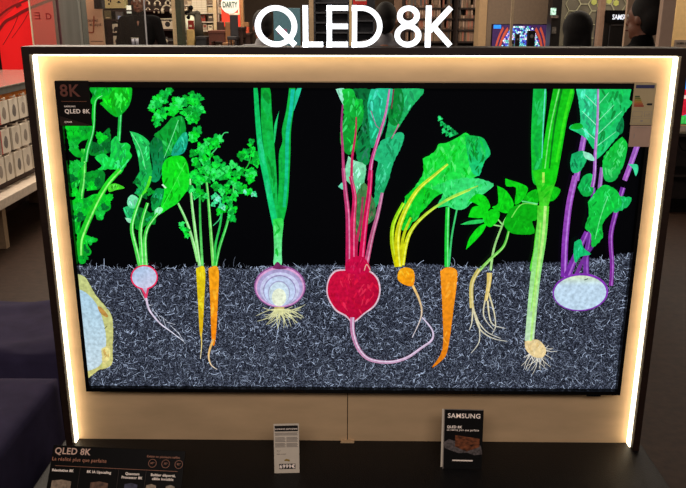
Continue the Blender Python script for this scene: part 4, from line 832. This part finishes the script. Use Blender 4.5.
# clothes stand
p = at(195, 30, Yq-.5); t = thing('clothes_stand', 'white shirt and dark jacket on a stand beside the cream pedestal', 'clothes stand', (p.x, Yq-.5, 0)); zz = Z(14, Yq-.5)
bm = NB(); cyl(bm, (0, 0, .03), (0, 0, zz+.04), .015); cyl(bm, (0, 0, 0), (0, 0, .03), .12, n=24); obj('pole', bm, M['charcoal'], t)
bm = NB(); limb(bm, (-.10, 0, zz-.05), (-.09, 0, zz-.42), .05, .055); limb(bm, (-.04, 0, zz-.05), (-.04, 0, zz-.45), .05, .06); obj('shirt', bm, MM('shirt_white', (214, 214, 190), .8), t, smooth=True)
bm = NB(); limb(bm, (.05, 0, zz), (.1, .02, zz-.5), .05, .06); limb(bm, (-.1, 0, zz-.02), (.06, 0, zz), .045, .045); limb(bm, (.06, 0, zz-.02), (.03, 0, zz-.45), .05, .07); obj('jacket', bm, MM('jacket_dark', (48, 42, 32), .8), t, smooth=True)
bm = NB(); ball(bm, (-.05, 0, zz+.09), .04, (1, 1, 1)); ball(bm, (-.12, 0, zz+.02), .045, (1.4, 1, .7)); ball(bm, (-.09, -.02, zz-.06), .04); obj('scarf', bm, M['coat_black'], t, smooth=True)
p = at(190.5, 29.5, Yq-1); t = thing('pedestal', 'cream upright pedestal carrying a red box', 'pedestal', (p.x, Yq-1, 0)); obj('column', box(-.055, .055, -.05, .05, 0, p.z), mat('pedestal_cream', (206, 172, 110), .6), t, bev=.01); obj('plinth_foot', box(-.09, .09, -.09, .09, 0, .03), M['beige'], t)
goods('red_box', 'dark red box on the cream pedestal', 188.2, 193, 20.5, 29.5, Yq-1.04, .08, mat('deep_red', (140, 34, 22), .5), [(-.5, .5, .3, .5)], pm_[0])
def table(label, px0, px1, py, Y, m, legs=True, dep=.4):
    x0, x1 = X(px0, Y), X(px1, Y); z = Z(py, Y); t = thing('counter_table', label, 'table', ((x0+x1)/2, Y+dep/2, 0)); w = (x1-x0)/2
    obj('table_top', box(-w, w, -dep/2, dep/2, z-.04, z), m, t, bev=.004); obj('apron', box(-w+.01, w-.01, -dep/2+.01, dep/2-.01, z-.16, z-.04), m, t)
    for a in (-1, 1):
        for b in (-1, 1): obj('leg', box(a*(w-.03)-.02, a*(w-.03)+.02, b*(dep/2-.03)-.02, b*(dep/2-.03)+.02, 0, z-.16), m, t)
    return t
table('reddish brown high table in front of the cream post', 207.5, 224.5, 31, Yq-1.3, MM('red_brown', (96, 48, 36), .5)); table('dark brown high table under the red sign', 233, 243, 27.5, Yq-1.5, M['dark_brown']); table('near black long counter below the clothes stand', 194.5, 206, 37, Yq-1.1, M['charcoal'])
# small chair-like things and figures between the tables
def high_stool(label, px, py, Y, m):
    p = at(px, py, Y); t = thing('bar_stool', label, 'stool', (p.x, Y, 0)); obj('seat', box(-.07, .07, -.14, .14, p.z-.35, p.z-.30), m, t, bev=.01); obj('backrest', box(-.06, .06, .12, .15, p.z-.3, p.z), m, t, bev=.008)
    for a in (-1, 1):
        for b in (-1, 1): bm = NB(); cyl(bm, (a*.05, b*.11, p.z-.35), (a*.07, b*.14, 0), .012); obj('leg', bm, m, t)
high_stool('black bar stool with tall back left of the dark brown table', 232.4, 15, Yq-1.9, M['charcoal']); high_stool('tan bar stool between the two brown tables', 227.6, 22, Yq-1.6, MM('tan', (150, 104, 66), .6)); high_stool('dark bar stool left of the reddish table', 219, 22, Yq-.65, M['dark_brown'])
goods('monitor', 'small grey display screen under the DARTY circle, left', 221, 226, 12.8, 21.95, Yq+.22, .03, M['grey'], [(-.5, .1, .5, .7)], M['dark_print'], 'screen'); goods('monitor', 'small grey display screen under the DARTY circle, right', 226.4, 231, 12.8, 21.95, Yq+.22, .03, M['grey'], [(-.2, .4, .5, .7)], M['dark_print'], 'screen')
goods('red_product', 'red rounded product on the rack left of the grey screens', 216.8, 220.6, 14.5, 21.95, Yq+.22, .08, M['red'], [(.2, .8, .4)], M['dark_print'], 'product')
# DARTY sign
Yz = Yq-.35; a, b = at(222, 27, Yz), at(239.5, -2, Yz); cx_ = (a.x+b.x)/2
t = thing('shop_sign', 'red square sign with white circle and green DARTY lettering', 'sign', (cx_, Yz, 0)); w_ = (b.x-a.x)/2
obj('red_panel', box(-w_, w_, 0, .03, Z(27, Yz), 2.1), mat('sign_red', (226, 62, 40), .5, emit=.35), t)
obj('stand_leg', box(-w_*.1, w_*.1, .005, .03, 0, Z(27, Yz)), M['steel'], t)
bm = NB(); bx(bm, w_*.78, w_*.95, -.003, 0, Z(15, Yz), 2.05); bx(bm, -w_*.2, w_*.95, -.003, 0, Z(15, Yz), Z(13.2, Yz)); obj('white_border', bm, mat('sign_cream', (240, 228, 200), .5, emit=.3), t)
c0 = at(230, 4.4, Yz); bm = NB(); cyl(bm, (c0.x-cx_, -.012, c0.z), (c0.x-cx_, -.002, c0.z), .148, n=40); obj('white_disc', bm, mat('sign_white', (235, 232, 222), .5, emit=.3), t)
bm = NB(); text(bm, 'DARTY', .125, c0.x-cx_, c0.z-.045, -.018, 'CENTER', bold=.0024, squash=.60); obj('lettering', bm, mat('sign_green', (40, 84, 64), .5), t)
goods('orange_product', 'orange patterned packs beside the dark haired person', 243.8, 248.6, 27, 33, Yq-.6, .1, MM('orange_red', (214, 84, 50), .5), [(-.5, .5, .4, .5)], M['dark_print'])
goods('orange_product', 'pale orange packs stacked above the orange patterned packs', 243.8, 248.6, 22.2, 26.6, Yq-.6, .1, M['tan'])
table('dark tall table carrying the orange packs', 243.2, 250, 33.4, Yq-.8, M['dark_brown'], dep=.4)

# ================================================================== BACKGROUND BEHIND THE LETTERS
Yt = 8.5; MM('teal_lit', (58, 92, 102), .4, emit=.35)
goods('teal_display', 'dim teal display panel seen through the Q', 276, 300, 8, 134, Yt, .05, M['teal_lit'], [(-.7, 0, .80, .84)], mat('magenta_dim', (120, 60, 90), .5, emit=.3), 'display')
Yb = 9.0
def dark_rack(label, px0, px1, Y, cols, m, rows, name='media_rack', back=None):
    x0, x1 = X(px0, Y), X(px1, Y); cx = (x0+x1)/2; t = thing(name, label, 'rack', (cx, Y+.3, 0)); w = (x1-x0)/2
    obj('back_panel', box(-w, w, 0, .03, 0, 2.7), back or m, t)
    for z in rows: obj('shelf', box(-w, w, -.25, 0, z-.022, z), m, t)
    for s in (-1, 1): obj('side_panel', box(s*w-.012, s*w+.012, -.25, 0, 0, 2.7), m, t)
    return t, x0, x1
MM('slate', (66, 68, 76), .7, var=.2); MM('rack_dark', (44, 32, 28), .6); MM('slate2', (86, 84, 90), .7)
dark_rack('dark slate rack behind the letters L and E', 314.5, 348.6, Yb, 0, M['slate'], [Z(q, Yb) for q in (2, 12, 22, 32, 42)], back=M['slate'])
dark_rack('dark slate rack behind the letter D', 352.6, 374, Yb, 0, M['slate'], [Z(q, Yb) for q in (8, 20, 32, 44)], back=M['slate'])
upright('pole', 'beige pole between the letters Q and E', 'pole', 309, 313.6, Yb-.3, .06, 0, 2.8, M['beige']); upright('pole', 'thin yellowish pole between the letters E and D', 'pole', 349.3, 352, Yb-.5, .03, 0, 2.8, MM('yellowish', (190, 164, 120), .5))
goods('red_label', 'red shelf label above the letter D', 353, 367, -2, 4.8, Yb-.1, .02, M['red'], [(-.7, .9, .55, .8)], M['white_card'], 'label')
goods('backdrop_board', 'pinkish pale panel above between D and 8', 394, 404, -6, 22, Yb+.1, .03, mat('pinkish', (176, 140, 116), .6), None, None, 'panel')
# media racks behind 8 and K
Ym = 8.0; rowpy = [-3.5, 7.6, 18.4, 29.6, 41.4, 53]
t, x0, x1 = dark_rack('dark brown media rack packed with cases right of the letter K', 458, 478, Ym, 0, M['rack_dark'], [Z(q, Ym, 465) for q in rowpy])
t, x2, x3 = dark_rack('dark brown media rack packed with cases behind the letter K', 404, 455, Ym+.2, 0, M['rack_dark'], [Z(q, Ym+.2, 440) for q in rowpy])
mp_ = [mat('case_tint', c, .5, var=.2, scale=20) for c in ((120, 96, 80), (160, 128, 108), (90, 76, 68), (176, 112, 92), (104, 98, 96), (140, 118, 96), (190, 160, 140))]
protos = []
for i, m in enumerate(mp_):
    o = obj('media_case', box(-.010, .010, -.19, 0, 0, .19 if i % 2 else .175), m)
    tag(o, 'narrow media case standing in the dark brown racks', 'media case', 'media cases in the racks'); protos.append([o, False])
cnt = 0
for (xa, xb, Yr, pxm) in ((x0, x1, Ym, 465), (x2, x3, Ym+.2, 440)):
    for q in rowpy[1:5]:
        z = Z(q, Yr, pxm); x = xa+.03; 
        while x < xb-.03:
            if r2.random() < .1: x += .03; continue
            pr = r2.choice(protos); o = pr[0]
            if pr[1]: o = pr[0].copy(); COL.objects.link(o)
            pr[1] = True; o.location = (x, Yr+.22+(0.04), z+.0005); s = r2.uniform(.9, 1.0); o.scale = (1, 1, s); x += .0215+(.004 if r2.random() < .3 else 0); cnt += 1
print('cases', cnt)
upright('pillar', 'beige pillar right of the media racks', 'pillar', 478.5, 486.5, 7.0, .3, 0, 3.1, mat('pillar_beige', (178, 148, 112), .6, var=.06))
upright('partition', 'wide taupe partition behind the mosaic television', 'partition', 487, 552, 8.0, .1, 0, 3.1, mat('taupe', (134, 116, 100), .7, var=.08), part='panel')
upright('pole', 'slim pale pole in front of the mosaic television', 'pole', 510.4, 513, 5.0, .02, 0, 2.7, mat('pale_pole', (200, 178, 146), .5))
# mosaic television
Yo = 7.6; a, b = at(490, 62, Yo), at(552, 24, Yo); cx_ = (a.x+b.x)/2; w_ = (b.x-a.x)/2; h_ = b.z-a.z
t = thing('television', 'small television showing a blue and white mosaic arch', 'television', (cx_, Yo, a.z))
obj('bezel', box(-w_, w_, 0, .04, 0, h_), M['black_gloss'], t, bev=.003)
bm = NB(); bx(bm, -w_+.01, w_-.01, -.001, 0, .01, h_-.01); obj('screen', bm, mat('screen_violet', (52, 34, 72), .2, emit=1), t)
cols = [(60, 120, 230), (150, 210, 250), (220, 240, 255), (70, 60, 190), (120, 200, 210), (40, 40, 120), (200, 170, 220), (90, 190, 180)]
mm_ = [mat('mosaic_tint', c, .3, var=0, emit=.95) for c in cols]
bm = NB(); sp = .0235
for i in range(-14, 15):
    for j in range(0, 22):
        x = (i+.5*(j % 2))*sp; z = j*sp*.86+.012; ax = w_*.70; az = h_*1.02
        if (x/ax)**2+(z/az)**2 < 1 and z < h_-.02:
            s_ = sp*.5; n0 = len(bm.faces); slab(bm, [(x+s_*cos(pi/3*q+.5), z+s_*sin(pi/3*q+.5)) for q in range(6)], -.002, -.001); bm.faces.ensure_lookup_table(); c = r2.randrange(8)
            for f in bm.faces[n0:]: f.material_index = c
obj('mosaic_picture', bm, mm_, t)
bm = NB()
for i in range(24):
    a0, a1 = pi*i/24, pi*(i+1)/24
    for rr, r3 in ((.72, .79), (.84, .90)):
        P = [(w_*rr*cos(a0), h_*1.03*rr/.72*sin(a0)), (w_*r3*cos(a0), h_*1.03*r3/.72*sin(a0)), (w_*r3*cos(a1), h_*1.03*r3/.72*sin(a1)), (w_*rr*cos(a1), h_*1.03*rr/.72*sin(a1))]
        if all(q[1] < h_-.012 for q in P): slab(bm, [(q[0], q[1]+.01) for q in P], -.0025, -.001)
obj('arch_picture', bm, mat('arch_orange', (170, 70, 50), .3, emit=.9), t)
obj('corner_picture', box(-w_+.02, -w_+.11, -.002, -.001, h_-.055, h_-.012), mat('corner_blue', (40, 130, 240), .3, emit=1), t)
obj('stand', box(-.12, .12, .0, .06, -a.z, 0), M['charcoal'], t)
# cameras in front of it: black devices on posts
def device(label, px0, px1, py, Y):
    a, b = at(px0, 50, Y), at(px1, py, Y); t = thing('display_device', label, 'device', ((a.x+b.x)/2, Y, 0)); w = (b.x-a.x)/2
    bm = NB(); bx(bm, -w, w, -.03, .03, b.z-.17, b.z); obj('body', bm, M['black_plastic'], t, bev=.006); bm = NB(); cyl(bm, (0, 0, 0), (0, 0, b.z-.17), .02); obj('post', bm, M['charcoal'], t); bm = NB(); cyl(bm, (0, -.033, b.z-.05), (0, -.03, b.z-.05), w*.5); obj('dial', bm, M['grey'], t)
    bm = NB(); cyl(bm, (0, 0, 0), (0, 0, .02), .06, n=24); obj('foot', bm, M['charcoal'], t)
device('tall black device silhouetted before the mosaic television, right', 526.5, 535, 30.5, 5.2); device('narrow black device silhouetted before the mosaic television, middle', 514.5, 519.5, 34, 5.8); device('low black device silhouetted before the mosaic television, left', 508.6, 513.8, 40, 6.4)
# dark stand with small lit picture
Yk = 6.6; t = upright('display_tower', 'narrow black tower with small lit greenish picture', 'display tower', 551, 560.5, Yk, .2, 0, 2.6, M['black_plastic']); xk = (X(551, Yk)+X(560.5, Yk))/2
for (p0, q0, p1, q1, c, e) in ((550.2, 8, 556.2, 15, (170, 230, 200), .7), (550.5, 15.3, 558, 18, (90, 82, 78), 0), (551.5, 27, 555.8, 33.5, (80, 76, 72), 0)):
    a, b = at(p0, q1, Yk), at(p1, q0, Yk); obj('lit_picture' if e else 'shelf_edge', box(a.x-xk, b.x-xk, -.006 if e else -.03, 0, a.z, b.z), mat('tower_tint', c, .4, var=.6, scale=60, emit=e), t)
# hexagon panel
Yh = 7.2; xa, xb = X(560, Yh), X(628, Yh); cx_ = (xa+xb)/2
t = thing('hexagon_screen', 'grey decorative screen with pale hexagon outlines behind the two shoppers', 'screen', (cx_, Yh, 0)); obj('panel', box(xa-cx_, xb-cx_, 0, .04, 0, 2.9), mat('hex_grey', (92, 88, 76), .6, var=.3, scale=5), t)
bm = NB(); R_ = .088
for i in range(-4, 5):
    for j in range(12, 32):
        cx = i*R_*1.5; cz = j*R_*sqrt(3)+(R_*sqrt(3)/2 if i % 2 else 0)-1.0
        if cz < .2 or cz > 2.7 or abs(cx) > (xb-xa)/2-R_: continue
        for q in range(6):
            a0, a1 = pi/3*q, pi/3*(q+1); r0, r1 = R_*.93, R_*1.0; slab(bm, [(cx+r0*cos(a0), cz+r0*sin(a0)), (cx+r1*cos(a0), cz+r1*sin(a0)), (cx+r1*cos(a1), cz+r1*sin(a1)), (cx+r0*cos(a1), cz+r0*sin(a1))], -.008, 0)
obj('hexagon_outlines', bm, MM('hex_line', (150, 150, 124), .5), t)
mg = mat('cell_green', (150, 156, 80), .5, emit=.25)
for px, py in ((594, 2), (600, 5), (609, 1), (616, 3)):
    p = at(px, py, Yh); bm = NB(); cyl(bm, (p.x-cx_, -.004, p.z), (p.x-cx_, 0, p.z), .035, n=6); obj('glowing_cell', bm, mg, t)
upright('pillar', 'pinkish beige pillar between the shoppers left of the SAMSUNG unit', 'pillar', 599, 604, 5.6, .1, 0, 1.80, mat('pink_beige', (152, 124, 106), .6))
# SAMSUNG unit
Yu = 5.6; xa, xb = X(604.3, Yu), X(640, Yu); cx_ = (xa+xb)/2; zt_ = Z(10.2, Yu, 615)
t = thing('display_unit', 'black appliance display unit with lit SAMSUNG header', 'display unit', (cx_, Yu, 0)); obj('housing', box(xa-cx_, xb-cx_, 0, .3, 0, zt_), M['black_plastic'], t, bev=.004)
obj('header', box(xa-cx_, xb-cx_, -.01, 0, Z(22.3, Yu, 615), zt_), M['black_gloss'], t)
bm = NB(); a = at(611.7, 19.4, Yu); text(bm, 'SAMSUNG', .066, a.x-cx_-.0, a.z, -.012, bold=.001, squash=.72); obj('lettering', bm, mat('lit_logo', (225, 232, 245), .4, emit=.9), t)
bm = NB(); p, q = at(609.5, 24.5, Yu), at(624, 60, Yu); bx(bm, p.x-cx_, p.x-cx_+.01, -.005, 0, q.z, p.z); bx(bm, p.x-cx_, q.x-cx_, -.005, 0, p.z-.01, p.z); obj('door_frame', bm, M['charcoal'], t)
upright('panel', 'pale beige panel behind the shopper with the bun', 'panel', 625.5, 664, 4.6, .04, 0, 2.8, mat('warm_white_panel', (186, 158, 134), .6, var=.05), part='board')
upright('post', 'wide pinkish white post at right covering the edge of the bun', 'post', 660.8, 673.8, 2.15, .05, 0, 2.7, mat('white_post', (196, 166, 144), .6, var=.05))
t = upright('panel', 'creamy lit panel at the far right edge with grey label strip', 'panel', 674, 720, 5.6, .05, .0, 2.7, mat('cream_lit', (206, 172, 118), .6, var=.06, emit=.12), part='board')
a, b = at(673.5, 47, 5.6), at(716, 40, 5.6); cx_ = t.location.x
obj('label_strip', box(a.x-cx_, b.x-cx_, -.012, 0, a.z, b.z), mat('grey_strip', (140, 126, 116), .5), t)
bm = NB(); text(bm, 'SAMSUNG', .026, at(675.8, 45, 5.6).x-cx_, at(676, 44.2, 5.6).z, -.014, bold=.0005); obj('lettering', bm, M['dark_print'], t)

# ================================================================== RIGHT SIDE TELEVISION AND CABINET
Yr = 4.4; a = at(679.2, 124.5, Yr); b = at(686, 50, Yr)
x0 = a.x; z0 = a.z; z1 = b.z
t = thing('television', 'colourful television with blue sky and red flowers cut by right picture edge', 'television', (x0+.55, Yr, z0)); hh = z1-z0
obj('bezel', box(-.55, .55, 0, .04, 0, hh), M['black_gloss'], t, bev=.002)
obj('screen', box(-.544, .544, -.001, 0, .006, hh-.006), mat('sky_blue_lit', (40, 130, 225), .2, var=.2, scale=3, emit=.9), t)
bm = NB(); slab(bm, [(-.544, .07), (-.3, .16), (0, .12), (.3, .2), (.544, .1), (.544, hh*.45), (.2, hh*.5), (-.2, hh*.42), (-.544, hh*.48)], -.002, -.001); obj('flowers_picture', bm, mat('flower_red', (205, 30, 50), .3, var=.3, scale=30, emit=.9), t)
bm = NB(); slab(bm, [(-.544, .006), (.544, .006), (.544, .12), (.2, .16), (-.2, .09), (-.544, .075)], -.0025, -.001); obj('meadow_picture', bm, mat('meadow_green', (60, 190, 80), .3, var=.3, scale=30, emit=.9), t)
bm = NB()
for i in range(14):
    x = -.53+i*.075+r2.uniform(-.01, .01); z = hh*r2.uniform(.22, .5); cyl(bm, (x, -.0035, z), (x, -.002, z), r2.uniform(.008, .016), n=10)
obj('blossoms_picture', bm, mat('blossom', (245, 200, 190), .3, emit=.9), t)
obj('neck', box(-.1, .1, .01, .05, -.06, 0), M['charcoal'], t)
zc = z0-.06
t = thing('media_cabinet', 'dark open cabinet with cables under the right hand television', 'cabinet', (x0+.5, Yr+.1, 0)); MM('cab_grey', (60, 52, 50), .5)
obj('top', box(-.62, .7, -.2, .25, zc-.03, zc), M['cab_grey'], t, bev=.003); obj('back', box(-.6, .68, .2, .24, .02, zc-.03), M['cab_grey'], t); obj('side', box(-.62, -.59, -.2, .24, .02, zc-.03), M['cab_grey'], t); obj('shelf', box(-.6, .68, -.18, .2, zc*.45, zc*.45+.02), M['cab_grey'], t); obj('base', box(-.6, .68, -.18, .24, 0, .03), M['black_plastic'], t)
bm = NB(); P = [Vector((-.5+.06*k, -.1+.02*sin(k), zc-.08-.1*abs(sin(k*.9)))) for k in range(14)]
for u, v in zip(P, P[1:]): cyl(bm, u, v, .005, n=8)
obj('cable', bm, M['black_plastic'], t)

# ================================================================== PEOPLE
def remeshed(name, bm, m, parent, voxel=.009, sm=3):
    o = obj(name, bm, m, parent); r = o.modifiers.new('r', 'REMESH'); r.mode = 'VOXEL'; r.voxel_size = voxel; r.use_smooth_shade = True
    s = o.modifiers.new('s', 'CORRECTIVE_SMOOTH'); s.iterations = sm; s.smooth_type = 'SIMPLE'; s.use_only_smooth = True
    return o
def person(label, x, y, hgt, face, top='coat_black', hair='short', k=1.0, lean=0, armf=0):
    t = thing('person', label, 'person', (x, y, 0), (0, 0, face)); S = hgt/1.75
    def V(a, b, c): return Vector((a*S*k, b*S+lean*max(0, c-1)*S, c*S))
    hz = 1.62
    bm = NB()  # faces -y in local axes
    limb(bm, V(0, .0, .98), V(0, -.01, 1.22), .135*S, .12*S); limb(bm, V(0, 0, 1.22), V(0, .0, 1.36), .125*S, .12*S)
    limb(bm, V(-.15, .01, 1.41), V(.15, .01, 1.41), .058*S, .058*S); limb(bm, V(0, .01, 1.42), V(0, -.01, 1.54), .055*S, .052*S)
    ball(bm, V(0, 0, hz+.03), .092*S, (.84, 1.06, 1.12)); ball(bm, V(0, -.03, hz-.05), .066*S, (.9, 1, 1.0)); ball(bm, V(0, -.068, hz-.095), .028*S, (1.1, .8, .8))
    limb(bm, V(0, -.094, hz+.015), V(0, -.112, hz-.025), .010*S, .015*S); ball(bm, V(0, -.088, hz-.062), .02*S, (1.3, .6, .5))
    for s in (-1, 1):
        ball(bm, V(s*.079, .0, hz-.005), .028*S, (.35, .7, 1.1)); ball(bm, V(s*.032, -.085, hz+.035), .018*S, (1.2, .5, .5))
        sh, el, wr = V(s*.19, .01, 1.40), V(s*.25, .02-armf*.1, 1.12), V(s*.23, -.10-armf*.15, .90+armf*.15)
        limb(bm, sh, el, .05*S, .040*S); limb(bm, el, wr, .040*S, .027*S)
        pd = (wr-el).normalized(); pc = wr+pd*.055*S; limb(bm, wr, pc, .028*S, .032*S)
        for f_, (off, L) in enumerate(((-.030, .060), (-.010, .070), (.010, .066), (.030, .052))):
            b0 = pc+Vector((0, off*S, 0)); b1 = b0+pd*L*.5*S+Vector((-s*.006*S, 0, 0)); b2 = b1+(pd+Vector((-s*.5, -.1, 0))).normalized()*L*.5*S; limb(bm, b0, b1, .0105*S, .0095*S, 8); limb(bm, b1, b2, .0095*S, .0085*S, 8)
        th = wr+pd*.02*S; limb(bm, th, th+(pd*.6+Vector((-s*.3, -.8, 0))).normalized()*.05*S, .013*S, .011*S, 8)
        limb(bm, V(s*.09, 0, .95), V(s*.10, -.01, .52), .088*S, .058*S); limb(bm, V(s*.10, -.01, .52), V(s*.10, .02, .09), .056*S, .036*S); limb(bm, V(s*.10, .03, .055), V(s*.105, -.13, .04), .042*S, .032*S)
    remeshed('body', bm, M['skin'], t, .0085)
    bm = NB()  # upper clothing
    limb(bm, V(0, .0, .92), V(0, -.01, 1.20), .168*S, .152*S); limb(bm, V(-.03, 0, 1.20), V(-.05, .0, 1.33), .148*S, .135*S); limb(bm, V(.03, 0, 1.20), V(.05, .0, 1.33), .148*S, .135*S); limb(bm, V(-.16, .01, 1.405), V(.16, .01, 1.405), .076*S, .076*S); limb(bm, V(0, .01, 1.40), V(0, -.002, 1.49), .085*S, .068*S); ball(bm, V(0, -.03, 1.42), .08*S)
    for s in (-1, 1):
        sh, el, wr = V(s*.19, .01, 1.40), V(s*.25, .02-armf*.1, 1.12), V(s*.23, -.10-armf*.15, .90+armf*.15); limb(bm, sh, el, .070*S, .058*S); limb(bm, el, el+(wr-el)*.93, .056*S, .042*S)
    remeshed('jacket', bm, M[top], t, .011)
    bm = NB(); limb(bm, V(0, 0, .93), V(0, 0, .99), .155*S, .155*S)
    for s in (-1, 1): limb(bm, V(s*.09, 0, .93), V(s*.10, -.01, .52), .104*S, .074*S); limb(bm, V(s*.10, -.01, .52), V(s*.10, .02, .11), .072*S, .056*S)
    remeshed('trousers', bm, M['charcoal'], t, .012)
    for s in (-1, 1):
        bm = NB(); limb(bm, V(s*.10, .03, .055), V(s*.105, -.14, .045), .052*S, .042*S); remeshed('shoe', bm, M['black_plastic'], t, .009)
        bm = NB(); ball(bm, V(s*.032, -.084, hz+.022), .0125*S); obj('eye', bm, M['eye_white'], t, smooth=True)
        bm = NB(); ball(bm, V(s*.032, -.0945, hz+.022), .0055*S); obj('iris', bm, M['eye_dark'], t, smooth=True)
    bm = NB(); limb(bm, V(-.022, -.103, hz-.062), V(.022, -.103, hz-.062), .0045*S, .0045*S, 8); obj('lips', bm, mat('lip_tint', (130, 70, 62), .5), t, smooth=True)
    bm = NB(); ball(bm, V(0, .022, hz+.055), .106*S, (.86, 1.0, 1.02)); ball(bm, V(0, .05, hz), .092*S, (.9, .8, 1))
    if hair == 'bun': ball(bm, V(0, .118, hz+.05), .05*S); ball(bm, V(0, .06, hz+.02), .095*S, (.95, 1, 1)); 
    if hair == 'long':
        for s in (-1, 0, 1): limb(bm, V(s*.04, .055, hz+.02), V(s*.06, .065, hz-.19), .058*S, .05*S)
        ball(bm, V(0, .02, hz+.05), .115*S, (.95, 1, 1.02))
    remeshed('hair', bm, M['hair_dark'], t, .009, 2)
    return t
p = at(139, 12, 8.7); person('man in black standing before the gadget shelves', p.x, 8.7, 1.90, radians(4), k=1.05)
p = at(578, 20, 3.3); person('dark haired shopper with long hair seen from behind', p.x, 3.3, 1.63, radians(172), hair='long')
p = at(645, 20, 2.55); person('dark haired shopper with a bun turned away to the left, beside the wide post', p.x-.0, 2.55, 1.74, radians(-140), hair='bun')
p = at(262, 20, 4.6); person('person in grey top with dark hair behind the letter Q', p.x, 4.6, 1.64, radians(200), top='shirt_grey')
p = at(386, 20, 4.2); person('person in grey top walking away behind the gap between D and 8', p.x, 4.2, 1.70, radians(170), top='slate2')
